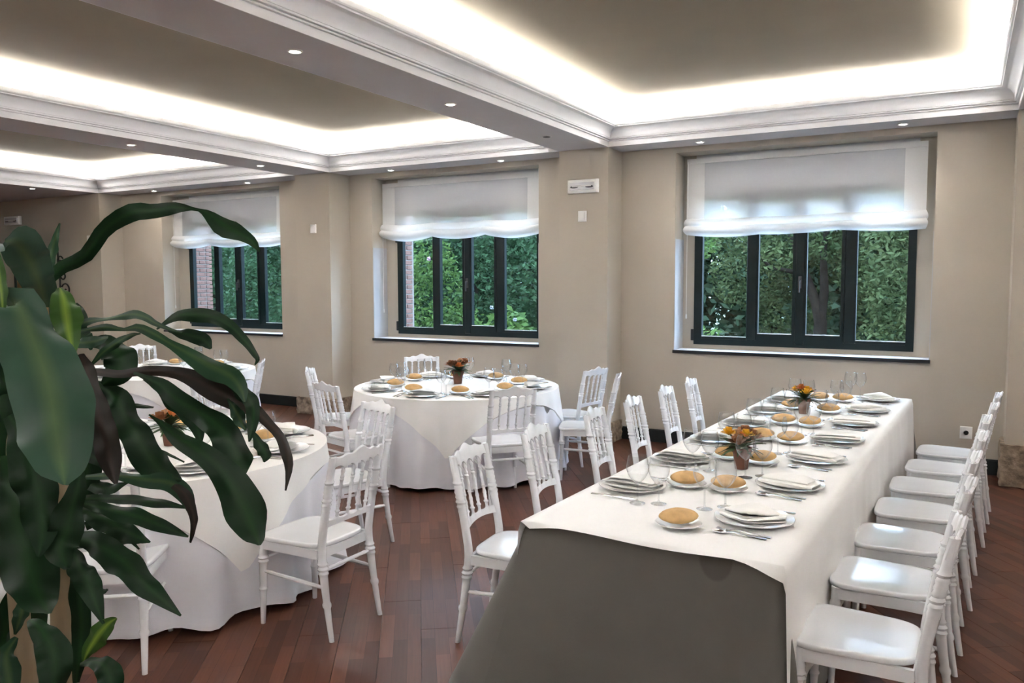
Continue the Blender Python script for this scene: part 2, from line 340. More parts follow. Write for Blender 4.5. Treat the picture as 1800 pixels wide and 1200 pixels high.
MB().lathe([(.048, .002), (.048, -.003), (.037, -.004)], 16, caps=False).build('rim', 'soffit', t)
# ------------------------------------------------------------------ windows, blinds
WX = [-2.495, -6.385, -10.34]
WLAB = ['behind the long table', 'behind the round table with the flowers', 'by the unlit wall behind the plant']
for k in range(3):
    x0 = WX[k]; wn = empty('window_%d' % (k+1), (x0, YW, 0), kind='structure', label='dark green four-pane window '+WLAB[k])
    xe, zb, zt = 2.09, 1.03, 2.60
    fr = MB().box(0, -.03, zb, xe, .03, zb+.06).box(0, -.03, zt-.06, xe, .03, zt).box(0, -.03, zb+.06, .085, .03, zt-.06).box(xe-.07, -.03, zb+.06, xe, .03, zt-.06)
    fr.build('frame', 'frame_green', wn, False)
    for a, b in ((.545, .645), (1.475, 1.585)): MB().rbox(a, -.032, zb+.06, b, .03, zt-.06, .006).build('mullion', 'frame_green', wn, False)
    MB().rbox(1.025, -.044, zb+.03, 1.11, .03, zt-.03, .008).build('meeting_stile', 'frame_green', wn, False)
    for a, b in ((.645, 1.025), (1.11, 1.475)):
        sh_ = MB().box(a, -.038, zb+.06, b, .02, zb+.13).box(a, -.038, zt-.10, b, .02, zt-.06).box(a, -.038, zb+.13, a+.018, .02, zt-.10).box(b-.03, -.038, zb+.13, b, .02, zt-.10).build('sash', 'frame_green', wn, False)
        MB().box(a+.018, -.041, zb+.128, b-.03, -.034, zb+.136).build('glazing_bead', 'reveal_white', sh_, False)
        MB().box(a+.018, .002, zb+.13, b-.03, .008, zt-.10).build('pane', 'pane_glass', sh_, False)
        if a > 1: shr = sh_
    for a, b in ((.085, .545), (1.585, 2.02)):
        MB().box(a, -.024, zb+.06, b, .02, zb+.09).build('bottom_rail', 'frame_green', wn, False)
        MB().box(a, -.028, zb+.086, b, -.022, zb+.093).build('glazing_bead', 'reveal_white', wn, False)
    for a, b in ((.085, .545), (1.585, 2.02)): MB().box(a, .002, zb+.06, b, .008, zt-.06).build('pane', 'pane_glass', wn, False)
    hd = MB().rbox(1.05, -.054, 1.62, 1.085, -.044, 1.74, .004); hd.tube([(1.067, -.054, 1.70), (1.067, -.08, 1.70), (1.067, -.082, 1.66), (1.067, -.082, 1.58)], .008); hd.build('handle', 'plastic_dark', shr)
    MB().rbox(-.03, -.036, zb+.04, 0, .02, zb+.16, .004).rbox(-.03, -.036, 2.2, 0, .02, 2.32, .004).build('hinge', 'sill_dark', wn, False)
    a, b = RECESS[k][0]-x0, RECESS[k][1]-x0
    # plaster strip around the frame, shutter box above it
    MB().box(a, -.005, SZ-.02, b, .05, zb).box(a, -.005, zb, 0, .05, zt).box(xe, -.005, zb, b, .05, zt).build('surround', 'wall', wn, False)
    MB().box(0, -.004, zt, xe, .20, RZ).box(.1, -.010, zt+.03, xe-.1, -.004, zt+.25).build('shutter_box', 'white_plaster', wn, False)
    MB().box(a, -.005, zt, 0, .05, RZ).box(xe, -.005, zt, b, .05, RZ).build('surround', 'wall', wn, False)
    MB().box(a, W-YW, SZ-.012, b, 0, SZ).build('sill', 'reveal_white', wn, False)
    MB().box(a-.005, W-YW-.028, SZ-.03, b+.005, W-YW-.002, SZ+.001).build('sill_edge', 'sill_dark', wn, False)
def blind(k, xa, xb, ztop, zbot, sag, lab):
    t = empty('roman_blind', (0, YW-.09, 0), label=lab, cat='blind', group='sheer roman blinds')
    w = xb-xa; nu = 60
    def scal(u): return sag*(abs(math.sin(PI*u*3))**.8*.6+.25*math.sin(PI*u))+.012*math.sin(7.3*u+k)
    # panel with soft vertical waves
    rows = []
    for j in range(13):
        v = j/12; z = ztop+(zbot+.16-ztop)*v
        rows.append([(xa+w*i/nu, .006*math.sin(9*i/nu+k)*v-.012*v*v, z-.25*scal(i/nu)*v) for i in range(nu+1)])
    pn = MB().loft(rows, False).build('panel', 'sheer', t)
    MB().loft([[(p[0], p[1]+.012, p[2]) for p in r] for r in rows[:5]], False).build('header_band', 'sheer', pn)
    for a, b in ((0, 5), (nu-5, nu)):
        rr = [[(p[0], p[1]-.002, p[2]) for p in r[a if a else 0:(b+1)]] for r in rows]
        MB().loft(rr, False).build('side_hem', 'sheer_hem', pn)
    MB().box(xa, -.012, ztop-.05, xb, .012, ztop).build('head_rail', 'sheer_hem', t, False)
    # gathered folds at the bottom
    for f_, (za, zb_, dep) in enumerate(((.165, .06, .055), (.095, .0, .075))):
        rows2 = []
        for j in range(15):
            v = j/14; ph = PI*v
            row = []
            for i in range(nu+1):
                u = i/nu; s_ = scal(u)
                z = zbot+za+(zb_-za)*v-s_*(.35+.65*v)
                y = -.012-dep*math.sin(ph)**.7*(.7+.3*math.sin(PI*u*3)**2)+.02*v-(.012 if f_ == 1 else 0)
                ex = .02*math.sin(ph) if i in (0, nu) else 0
                row.append((xa+w*u+(-ex if i == 0 else ex), y, z))
            rows2.append(row)
        MB().loft(rows2, False).build('fold', 'sheer_fold', t)
    cd = MB().tube([(xa+.02, -.03, ztop-.03), (xa+.015, -.03, 1.9), (xa+.015, -.03, 1.36)], .0025, 6); cd.lathe([(.002, .05), (.008, .03), (.009, 0), (.004, -.01)], 8, (xa+.015, -.03, 1.31)); cd.build('cord', 'plastic_white', t)
blind(0, -2.565, -.335, 2.955, 2.175, .025, 'sheer white roman blind on the window behind the long table')
blind(1, -6.56, -4.26, 2.945, 2.27, .075, 'sheer white roman blind on the window behind the round table with flowers')
blind(2, -10.585, -8.23, 2.945, 2.25, .06, 'sheer white roman blind on the window by the unlit wall')
# ------------------------------------------------------------------ wall fittings
def plate(name, x, y, z, lab, cat, w=.048, h=.055, extra=None):
    t = empty(name, (x, y, z), label=lab, cat=cat)
    m_ = MB(); m_.loft([[(sx*w*q, -yy, sz*h*q) for sx, sz in ((-1, -1), (1, -1), (1, 1), (-1, 1))] for q, yy in ((1, 0), (1, .006), (.92, .011))], True, True); m_.build('cover_plate', 'plastic_white', t, False)
    if extra == 'outlet':
        m_ = MB(); m_.loft([[(.02*q*math.cos(2*PI*j/16), -yy, .02*q*math.sin(2*PI*j/16)) for j in range(16)] for q, yy in ((1, .011), (1, .012), (.85, .012), (.8, .004))], True, True); m_.build('socket', 'plastic_dark', t)
    else: MB().loft([[(sx*w*.6*q, -yy, sz*h*.7*q) for sx, sz in ((-1, -1), (1, -1), (1, 1), (-1, 1))] for q, yy in ((1, .011), (.95, .016))], True, True).build('key', 'plastic_white', t, False)
plate('wall_switch', -3.496, F, 2.371, 'square white wall control below the emergency light', 'switch')
plate('wall_switch', -7.216, F, 2.37, 'square white wall control on the stone-based pillar between windows', 'switch')
plate('wall_switch', -11.816, F, 2.372, 'square white wall control on the unlit wall', 'switch')
plate('power_outlet', .047, W, .353, 'white power outlet low on the wall behind the white chair row', 'outlet', extra='outlet')
def emergency(x0, x1, z0, z1, lab):
    t = empty('emergency_light', ((x0+x1)/2, F, (z0+z1)/2), label=lab, cat='light', group='emergency wall lights')
    w, h = (x1-x0)/2, (z1-z0)/2
    MB().loft([[(sx*w*q, -yy, sz*h*q) for sx, sz in ((-1, -1), (1, -1), (1, 1), (-1, 1))] for q, yy in ((1, 0), (1, .03), (.93, .045))], True, True).build('housing', 'plastic_white', t, False); t = t.children[0]
    MB().loft([[(sx*w*.82*q, -yy, sz*h*.55*q) for sx, sz in ((-1, -1), (1, -1), (1, 1), (-1, 1))] for q, yy in ((1, .045), (.95, .054))], True, True).build('diffuser', 'lens_clear', t, False)
    for s_ in (-1, 1): MB().loft([[(s_*w*.5+.045*math.cos(2*PI*j/12), -yy, -h*.12+.012*math.sin(2*PI*j/12)) for j in range(12)] for yy in (.053, .058)], True, True).build('lamp', 'plastic_dark', t)
    MB().tube([(-w*.62, -.056, 0), (w*.62, -.056, 0)], .008, 8).build('tube', 'plastic_white', t)
emergency(-3.653, -3.312, 2.606, 2.745, 'white rectangular emergency light on the pillar between two windows')
emergency(-14.05, -13.6, 2.66, 2.80, 'white emergency light on the unlit wall')
d = empty('door_1', (-13.35, F, 0), kind='structure', label='dark door in the unlit wall behind the plant')
MB().box(-.50, -.03, 0, -.44, 0, 2.26).box(.44, -.03, 0, .50, 0, 2.26).box(-.44, -.03, 2.18, .44, 0, 2.26).build('door_frame', 'door_dark', d, False)
dl_ = MB().rbox(-.44, -.02, 0, .44, 0, 2.18, .006).build('door_leaf', 'amber', d, False)
MB().tube([(.36, -.02, 1.05), (.36, -.06, 1.05), (.26, -.06, 1.05)], .009).build('handle', 'chrome', dl_)
t = empty('iron_scroll', (-12.47, F-.01, 1.72), label='black wrought iron scroll hung on the unlit wall', cat='ornament')
def scroll(cx, cz, r, a0, turns, s_): return [(cx+s_*r*(1-k/30)*math.cos(a0+turns*2*PI*k/30), -.02, cz+r*(1-k/30)*math.sin(a0+turns*2*PI*k/30)) for k in range(28)]
for cx, cz, r, s_ in ((0, .1, .13, 1), (.05, -.14, .12, -1), (-.08, .32, .09, 1)): MB().tube(scroll(cx, cz, r, .5, 1.3, s_), .012, 6).build('scroll_bar', 'iron', t)
MB().tube([(-.12, -.015, -.3), (-.10, -.02, 0), (-.14, -.015, .5)], .014, 6).build('stem_bar', 'iron', t)
# ------------------------------------------------------------------ chair
def ring_rad(z, base, beads):
    r = base
    for zc, h, a in beads: r += a*math.exp(-((z-zc)/h)**2*2.2)
    return r
def turned(path_fn, z0, z1, base_fn, beads, n, seg=10):
    zs = [z0+(z1-z0)*k/n for k in range(n+1)]
    return MB().loft([[(path_fn(z)[0]+ring_rad(z, base_fn(z), beads)*math.cos(2*PI*j/seg), path_fn(z)[1]+ring_rad(z, base_fn(z), beads)*math.sin(2*PI*j/seg), z) for j in range(seg)] for z in zs], True, True)
def rear_y(z): return -.20-.058*max(0, (.42-z)/.42)**1.3-.085*max(0, (z-.45)/.45)**1.15
def make_chair():
    t = empty('napoleon_chair', cat='chair')
    # seat: rounded trapezoid with a soft rim
    def outline(s_):
        pts = []
        for k in range(40):
            a = 2*PI*k/40; ca, sa = math.cos(a), math.sin(a); e = .42
            x = math.copysign(abs(ca)**e, ca); y = math.copysign(abs(sa)**e, sa)
            pts.append((x*(.198+.018*y)*s_, y*.205*s_+.012))
        return pts
    MB().loft([[(x, y, z+.006*(y > 0)*0) for x, y in outline(s_)] for s_, z in ((.94, .431), (.985, .432), (.998, .435), (1, .440), (.998, .446), (.988, .4505), (.965, .4525), (.90, .4515), (.6, .448), (.25, .447))], True, True).build('seat', 'chair_white', t, True, 50)
    ap = MB()
    for (a, b) in (((-.17, .185), (.17, .185)), ((-.17, -.185), (.17, -.185)), ((-.178, -.18), (-.186, .18)), ((.178, -.18), (.186, .18))):
        va, vb = Vector(a), Vector(b); nrm = Vector((-(vb-va).y, (vb-va).x)).normalized()*.009
        q = [va-nrm, vb-nrm, vb+nrm, va+nrm]; ap.loft([[(p.x, p.y, .385) for p in q], [(p.x, p.y, .43) for p in q]], True, True)
    ap.build('seat_rail', 'chair_white', t, False)
    lb = [(.165, .005, .005), (.178, .005, .005), (.318, .007, .008), (.340, .009, .009), (.362, .007, .008)]
    for s_ in (-1, 1):
        turned(lambda z: (s_*.178+s_*.006*(.42-z)/.42, .178+.01*(.42-z)/.42), 0, .432, lambda z: .0125+.0075*min(1, z/.30), lb, 46).build('front_leg', 'chair_white', t)
        pb = lb+[(z, .0068, .0062) for z in (.635, .655, .675, .70, .722, .744, .765)]
        turned(lambda z: (s_*.172+s_*.008*max(0, (.42-z)/.42), rear_y(z)), 0, .885, lambda z: .0125+.008*min(1, z/.30)-.003*max(0, (z-.6)/.3), pb, 80).build('rear_leg', 'chair_white', t)
    def backpt(u, z, dy=0):      # u in -1..1 across the back, slight bow
        return Vector((u*.172, rear_y(z)-.022*(1-u*u)+dy, z))
    def rail(topf, botf, th, n=50):
        rings = []
        for k in range(n+1):
            u = -1+2*k/n; uu = u*1.10 if abs(u) > .99 else u
            zt_, zb_ = topf(u), botf(u)
            a, b = backpt(u, zt_), backpt(u, zb_)
            ex = (.016 if u > .999 else -.016 if u < -.999 else 0)
            a.x += ex; b.x += ex
            rings.append([(a.x, a.y-th*.7, a.z-.003), (a.x, a.y, a.z+.003), (a.x, a.y+th*.7, a.z-.003), (b.x, b.y+th, b.z+.003), (b.x, b.y, b.z), (b.x, b.y-th, b.z+.003)])
        return MB().loft(rings, True, True)
    SP = [-.6, -.2, .2, .6]
    def arch(u):     # 0 at posts and spindles, 1 between
        g = [-1, -.6, -.2, .2, .6, 1]
        for a, b in zip(g, g[1:]):
            if a <= u <= b: return max(0, 1-((2*u-a-b)/(b-a))**2)**.5
        return 0
    top = lambda u: .880+.034*math.exp(-(u/.30)**2)+.012*math.exp(-((abs(u)-.55)/.14)**2)+.006*math.exp(-((abs(u)-.95)/.08)**2)
    rail(top, lambda u: .812+.026*arch(u), .011, 70).build('crest_rail', 'chair_white', t, True, 45)
    rail(lambda u: .592-.016*arch(u), lambda u: .535+.016*(1-u*u), .010, 70).build('lower_rail', 'chair_white', t, True, 45)
    sb = [(.61, .008, .006), (.635, .006, .004), (.655, .012, .003), (.69, .007, .005), (.705, .006, .003), (.735, .014, .003), (.765, .006, .005), (.782, .006, .004), (.81, .010, .004)]
    for u in SP: turned(lambda z: tuple(backpt(u, z))[:2], .575, .83, lambda z: .0076, sb, 36, 8).build('spindle', 'chair_white', t)
    for a, b, r_ in (((-.181, .182, .27), (-.174, rear_y(.25), .25), .011), ((.181, .182, .27), (.174, rear_y(.25), .25), .011), ((-.172, rear_y(.335), .335), (.172, rear_y(.335), .335), .010), ((-.178, .18, .335), (.178, .18, .335), .010)):
        a, b = Vector(a), Vector(b); n = 14
        MB().tube([a+(b-a)*k/n for k in range(n+1)], [r_*(.72+.28*math.sin(PI*k/n))+(.002 if k in (2, 12) else 0) for k in range(n+1)], 8).build('stretcher', 'chair_white', t)
    return t
chair = make_chair(); cu = []
ORD = ['first', 'second', 'third', 'fourth', 'fifth', 'sixth', 'seventh', 'eighth']
G1 = 'white chairs along the long table'
for k in range(7):
    y = 3.09+.59*k-(.05 if k == 0 else 0); place(chair, cu, (-.225+.05*(y-3.09)+(-.055, -.05, -.055, -.045, -.045, -.02, -.01)[k], y, 0), PI/2-.03+R.uniform(-.03, .03), 'glossy white chair in row by stone pillar, %s from grey cloth end' % ORD[k], G1)
for k, (x, y) in enumerate(((-1.80, 3.30), (-1.775, 3.95), (-1.73, 4.66), (-1.70, 5.25), (-1.675, 5.88), (-1.655, 6.46))):
    place(chair, cu, (x, y, 0), -PI/2+.11+R.uniform(-.03, .03), 'white chair, round tables side of long table, %s from grey cloth end' % ORD[k], G1)
def chair_at(bx, by, fx, fy, lab, grp):
    """chair with its back centred at (bx, by), facing (fx, fy)"""
    n = math.hypot(fx, fy); fx, fy = fx/n, fy/n
    place(chair, cu, (bx+fx*.26, by+fy*.26, 0), math.atan2(-fx, fy), lab, grp)
C2, C1, C3 = (-4.05, 6.18), (-4.05, 3.05), (-7.6, 5.8)
G2, G3, G4 = 'white chairs around the table below the middle window', 'white chairs around the table by the plant', 'white chairs around the far table behind the plant'
LA = 'white chair at round table below middle window, '
chair_at(-5.28, 5.60, .83, .56, LA+'facing the long table, beside the stone base', G2)
chair_at(-4.42, 4.86, .28, .95, LA+'turned to the window, nearest the plant', G2)
chair_at(-2.97, 5.295, -.72, .62, LA+'its back to the long table', G2)
chair_at(-2.97, 6.84, -.98, .20, LA+'second from the baseboard corner', G2)
chair_at(-2.61, 6.46, -.94, -.34, LA+'drawn out near the pillar corner', G2)
chair_at(-5.11, 7.10, .55, -.82, LA+'its back to the window', G2)
LB = 'white chair at round table beside the plant, '
chair_at(-2.56, 2.99, -1, .0, LB+'seen from behind, nearest the long table', G3)
chair_at(-3.395, 4.19, -.30, -.95, LB+'its back to the table with flower pot', G3)
chair_at(-3.20, 2.06, -.63, .77, LB+'mostly hidden behind the leaves', G3)
LC = 'white chair at far round table behind the plant, '
chair_at(-9.2, 6.65, .85, -.5, LC+'its back to the far window', G4)
chair_at(-6.33, 5.95, -.76, -.65, LC+'side-on beside its cloth', G4)
chair_at(-5.85, 4.90, -.25, .97, LC+'its back to the near round table', G4)
# ------------------------------------------------------------------ tables and cloths
TC = Vector((-.935, 5.0)); TA = -.0347; TL, TW = 4.42, 1.0
tax = Vector((math.cos(TA), math.sin(TA))); tay = Vector((-math.sin(TA), math.cos(TA)))
def tp(u, v): return TC+tax*u+tay*v            # u across, v along
lt = empty('long_table', (TC.x, TC.y, 0), TA, 'long rectangular banquet table under grey and white cloths', 'table')
MB().rbox(-TW/2, -TL/2, TZ-.04, TW/2, TL/2, TZ-.004, .006).build('tabletop', 'timber', lt, False)
for sx in (-1, 1):
    for sy in (-1, 0, 1): MB().lathe([(.016, 0), (.02, .02), (.02, TZ-.05)], 10, (sx*.36, sy*1.9, 0)).build('leg', 'steel', lt)
def rect_loop(a, b, r, nside=40, nlong=110):
    pts = []
    def arc(cx, cy, a0):
        for k in range(9): q = a0+PI/2*k/8; pts.append((cx+r*math.cos(q), cy+r*math.sin(q), math.cos(q), math.sin(q)))
    for k in range(nside): pts.append((-a+r+(2*a-2*r)*k/nside, -b, 0, -1))
    arc(a-r, -b+r, -PI/2)
    for k in range(1, nlong): pts.append((a, -b+r+(2*b-2*r)*k/nlong, 1, 0))
    arc(a-r, b-r, 0)
    for k in range(1, nside): pts.append((a-r-(2*a-2*r)*k/nside, b, 0, 1))
    arc(-a+r, b-r, PI/2)
    for k in range(1, nlong): pts.append((-a, b-r-(2*b-2*r)*k/nlong, -1, 0))
    arc(-a+r, -b+r, PI)
    return pts
gc = tag(link('grey_tablecloth', bpy.data.meshes.new('x')), 'dark grey floor-length cloth under the white cloth of the long table', 'tablecloth')
lp = rect_loop(TW/2+.004, TL/2+.004, .03); rings = []
rings.append([(x*.9, y*.98, TZ) for x, y, _, _ in lp]); rings.append([(x-nx*.004, y-ny*.004, TZ) for x, y, nx, ny in lp])
for j in range(17):
    t_ = j/16; z = TZ-.004-(TZ-.024)*t_; ring = []
    for k, (x, y, nx, ny) in enumerate(lp):
        fold = .010*math.sin(y*5.5+x*4)+.006*math.sin(y*13+x*6+1)
        cl = math.exp(-(((x+.5)/.22)**2+((y+2.2)/.35)**2)); cr = math.exp(-(((x-.5)/.10)**2+((y+2.2)/.10)**2)); ck = math.exp(-(((abs(x)-.5)/.15)**2+((y-2.2)/.15)**2))
        crease = -.030*math.exp(-((x-.36)/.025)**2)*(y < -2.1)
        fl_ = .03*t_+t_*(fold+crease)+t_**1.1*(.20*cl+.05*cr+.06*ck)
        ox = -.13*cl*t_ if y < -2.1 else 0
        ring.append((x+nx*fl_+ox, y+ny*fl_, z))
    rings.append(ring)
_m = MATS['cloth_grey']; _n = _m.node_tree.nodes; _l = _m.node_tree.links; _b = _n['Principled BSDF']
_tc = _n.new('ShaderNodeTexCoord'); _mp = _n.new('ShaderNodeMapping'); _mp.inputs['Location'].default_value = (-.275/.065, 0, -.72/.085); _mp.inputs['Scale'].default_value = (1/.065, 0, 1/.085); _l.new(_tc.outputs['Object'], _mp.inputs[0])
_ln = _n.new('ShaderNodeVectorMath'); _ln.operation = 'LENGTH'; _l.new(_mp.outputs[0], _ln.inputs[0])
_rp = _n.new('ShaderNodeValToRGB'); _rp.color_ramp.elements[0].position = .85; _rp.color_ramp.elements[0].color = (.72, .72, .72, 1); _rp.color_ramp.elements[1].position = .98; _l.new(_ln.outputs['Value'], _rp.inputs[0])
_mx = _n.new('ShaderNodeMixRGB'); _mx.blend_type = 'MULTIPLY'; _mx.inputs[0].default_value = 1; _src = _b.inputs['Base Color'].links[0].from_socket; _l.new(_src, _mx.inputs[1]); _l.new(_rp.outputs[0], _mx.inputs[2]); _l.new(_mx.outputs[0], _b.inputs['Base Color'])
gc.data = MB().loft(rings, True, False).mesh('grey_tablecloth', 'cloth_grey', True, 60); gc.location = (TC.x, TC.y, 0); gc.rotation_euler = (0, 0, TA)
# white overlay: near end stops at the table edge, long drops on the sides and far end
wc = MB(); nv = 120; rows = []
a_, drop = TW/2+.012, .50
us = []
for k in range(13): us.append(('L', 1-k/12))
for k in range(1, 24): us.append(('T', -a_+2*a_*k/24))
for k in range(13): us.append(('R', k/12))
for i in range(-2, nv+1):
    v = -TL/2-.012+(TL+.024)*max(i, 0)/nv; row = []
    if i < 0: v -= .008*-i
    for side, q in us:
        if side == 'T':
            hem = .010+.005*math.sin(q*9+1)+.05*max(0, (q-.34)/.17)**1.4+.02*max(0, (-q-.35)/.16)
            row.append((q, v-(.010*hem/.05 if i == -2 else 0), TZ+.004-(hem if i == -2 else .003 if i == -1 else 0)))
        else:
            s_ = -1 if side == 'L' else 1; d_ = q*drop
            fo = (.010*math.sin(v*6+s_)+.007*math.sin(v*15+2*s_)+.004*math.sin(v*27))*q**.8
            row.append((s_*(a_+.004+.02*q+fo*.8+(.004 if q else -.004)), v-(.03*q*(1-max(i, 0)/4) if i < 4 else 0), TZ+.004-.003*(q == 0)-d_-(.055*(1-q)*(s_ > 0) if i == -2 else 0)))
    rows.append(row)
wc.loft(rows, False)
# far end drop
rows = []
for j in range(10):
    q = j/9; rows.append([(x, TL/2+.013+.03*q+.008*math.sin(x*14)*q, TZ+.002-drop*.9*q) for x in [-a_+2*a_*k/30 for k in range(31)]])
wc.loft(rows, False)
o = wc.build('white_tablecloth', 'cloth_white', None, True, 75); o.location = (TC.x, TC.y, 0); o.rotation_euler = (0, 0, TA)
tag(o, 'white cloth laid over the grey one on the long table', 'tablecloth')
def round_table(c, rad, rot, where, seed, s_half=1.0):
    t = empty('round_table', (c[0], c[1], 0), 0, 'round banquet table under white cloths '+where, 'table')
    MB().lathe([(.02, TZ-.034), (rad-.01, TZ-.034), (rad, TZ-.028), (rad, TZ-.01), (rad-.006, TZ-.004), (.02, TZ-.004)], 48).build('tabletop', 'timber', t)
    for k in range(4): q = PI/4+PI/2*k; MB().lathe([(.016, 0), (.02, .02), (.02, TZ-.034)], 10, (.55*math.cos(q), .55*math.sin(q), 0)).build('leg', 'steel', t)
    rr = random.Random(seed); ph = [rr.uniform(0, 6.28) for _ in range(5)]; n = 160
    def fold(q): return .50*math.sin(11*q+ph[0])+.50*math.sin(17*q+ph[1]+.8*math.sin(3*q))+.32*math.sin(27*q+ph[2]+math.sin(5*q))
    rings = [[(.5*math.cos(2*PI*k/n), .5*math.sin(2*PI*k/n), TZ) for k in range(n)]]
    for j in range(15):
        q = j/14; ring = []
        for k in range(n):
            a = 2*PI*k/n; r_ = rad+.004+.07*q+.058*q**.9*fold(a); z = TZ-.001-(TZ-.035)*q+.012*q*math.sin(13*a+ph[3])
            ring.append((r_*math.cos(a), r_*math.sin(a), z))
        rings.append(ring)
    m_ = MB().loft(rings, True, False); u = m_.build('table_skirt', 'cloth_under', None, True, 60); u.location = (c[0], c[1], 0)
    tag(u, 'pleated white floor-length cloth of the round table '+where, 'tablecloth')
    # square overlay
    rings = [[(.02*math.cos(2*PI*k/n), .02*math.sin(2*PI*k/n), TZ+.004) for k in range(n)], [(rad*.6*math.cos(2*PI*k/n), rad*.6*math.sin(2*PI*k/n), TZ+.004) for k in range(n)], [((rad-.01)*math.cos(2*PI*k/n), (rad-.01)*math.sin(2*PI*k/n), TZ+.004) for k in range(n)]]
    for j in range(13):
        q = j/12; ring = []
        for k in range(n):
            a = 2*PI*k/n; b = a-rot
            L = s_half/max(abs(math.cos(b)), abs(math.sin(b))); hang = max(.03, L-rad)*q
            qq = hang/(TZ-.035); r_ = rad+.013+.07*qq+.058*qq**.9*fold(a)+.006*qq*math.sin(23*a)
            ring.append((r_*math.cos(a), r_*math.sin(a), TZ+.003-hang*.985-(.004 if q else 0)))
        rings.append(ring)
    o = MB().loft(rings, True, True).build('overlay_tablecloth', 'cloth_white', None, True, 75); o.location = (c[0], c[1], 0)
    tag(o, 'square white overlay with hanging corners on the round table '+where, 'tablecloth')
WH = ['beside the plant', 'below the middle window', 'behind the plant']
round_table(C1, .92, math.radians(-60), WH[0], 3, 1.02)
round_table(C2, .92, math.radians(-62-45), WH[1], 5, 1.0)
round_table(C3, .92, .3, WH[2], 8, 1.0)
# ------------------------------------------------------------------ tableware prototypes
def proto_plate(name, r, m='porcelain'):
    return MB().lathe([(r*.55, 0), (r*.60, .004), (r*.66, .006), (r*.97, .017), (r, .0185), (r*.99, .020), (r*.70, .0105), (r*.60, .0075), (r*.02, .007)], 40).build(name, m)
def proto_glass(name, hgt, rb, parts=True):
    t = empty(name, cat='glass')
    s_ = hgt/.19
    MB().lathe([(.033, 0), (.034, .0015), (.020, .004), (.006, .009), (.004, .016)], 20).build('foot', 'drink_glass', t)
    MB().lathe([(.004, .016), (.0034, .045*s_), (.004, .078*s_)], 8, caps=False).build('stem', 'drink_glass', t)
    z0, bh = .078*s_, .112*s_; pr = []
    for k in range(13):
        q = k/12; pr.append((rb*(math.sin(PI/2*min(1, q*1.7))**.75)*(1-.20*max(0, (q-.55)/.45)**1.4)+.003, z0+bh*q))
    pr += [(pr[-1][0]-.0012, pr[-1][1]+.0005), (pr[-1][0]-.002, pr[-1][1]-.002)]
    MB().lathe(pr, 24, caps=False).build('bowl', 'drink_glass', t)
    return t
def proto_roll():
    m_ = MB(); n, mm = 22, 12; rings = []
    for i in range(mm+1):
        ph = PI*i/mm; ring = []
        for j in range(n):
            a = 2*PI*j/n; x = math.sin(ph)*math.cos(a); y = math.sin(ph)*math.sin(a); z = -math.cos(ph)
            k = 1+.05*math.sin(3*a+1)*math.sin(ph)+.03*math.sin(5*a)
            px_ = .066*max(.02, math.sin(ph))*math.cos(a)*k+.012*x*abs(x); py_ = .053*max(.02, math.sin(ph))*math.sin(a)*k
            pz = .030+.034*z if z > 0 else .030+.024*z
            if z > .5: pz -= .004*math.exp(-(y/.12)**2)
            ring.append((px_, py_, pz))
        rings.append(ring)
    return m_.loft(rings, True, True).build('bread_roll', 'bread')
def proto_napkin(kind):
    """a linen square folded into flat loops; kind 0 lies as a rounded pocket, kind 1 as a peaked triangle"""
    m_ = MB(); n = 20
    def loop(u0, u1, wf, zf, base, skew):
        rows = []
        for i in range(n+1):
            u = u0+(u1-u0)*i/n; w = wf(i/n); hgt = zf(i/n); row = []
            prof = [(-.95, 0), (-.3, .0), (.4, 0), (.92, .0), (1, .25), (1.0, .7), (.9, 1), (.4, 1.12), (-.2, 1.15), (-.8, 1.0)]
            for v, z in prof: row.append((u+skew*v*w, v*w, base+z*hgt))
            rows.append(row)
        m_.loft(rows, False)
        m_.loft([[(x, y, z+.0016) for x, y, z in r] for r in rows], False)
    if kind == 0:
        loop(-.125, .115, lambda t_: .030+.042*math.sin(PI*min(1, .12+t_*.85))**.7, lambda t_: .010+.010*math.sin(PI*t_), .003, .12)
        loop(-.10, .105, lambda t_: .022+.040*math.sin(PI*min(1, .10+t_*.88))**.7, lambda t_: .006+.012*math.sin(PI*t_)**.8, .017, .12)
    else:
        loop(-.12, .12, lambda t_: .012+.068*(1-abs(2*t_-1)**1.3), lambda t_: .012+.006*math.cos(3*t_), .003, 0)
        loop(-.095, .10, lambda t_: .010+.060*(1-abs(2*t_-1)**1.3), lambda t_: .008+.018*(1-abs(2*t_-1)), .017, .1)
    m_.v = [(x*1.08, y*1.2, z*1.1) for x, y, z in m_.v]
    return m_.build('napkin', 'napkin', None, True, 50)
def strip(pts):   # (along y, half width, z) -> thin bar
    m_ = MB(); m_.loft([[(-w, y, z), (w, y, z), (w*.8, y, z+.0025), (-w*.8, y, z+.0025)] for y, w, z in pts], True, True); return m_
def proto_fork():
    m_ = strip([(-.10, .008, .001), (-.09, .0095, .001), (-.03, .005, .003), (.02, .0035, .008), (.045, .004, .007), (.055, .011, .004), (.07, .012, .002)])
    for k in range(4):
        x = -.0096+.0064*k; m_.loft([[(x-.0017, y, z), (x+.0017, y, z), (x+.0017, y, z+.002), (x-.0017, y, z+.002)] for y, z in ((.068, .002), (.085, .002), (.108, .006))], True, True)
    return m_.build('fork', 'steel')
def proto_knife():
    m_ = strip([(-.11, .007, .001), (-.10, .009, .001), (-.01, .007, .002), (.0, .006, .002)]); m_.loft([[(-.006, y, .003), (w, y, .002), (w, y, .003), (-.006, y, .0045)] for y, w in ((-.001, .007), (.03, .010), (.09, .009), (.112, -.004))], True, True)
    return m_.build('knife', 'steel')
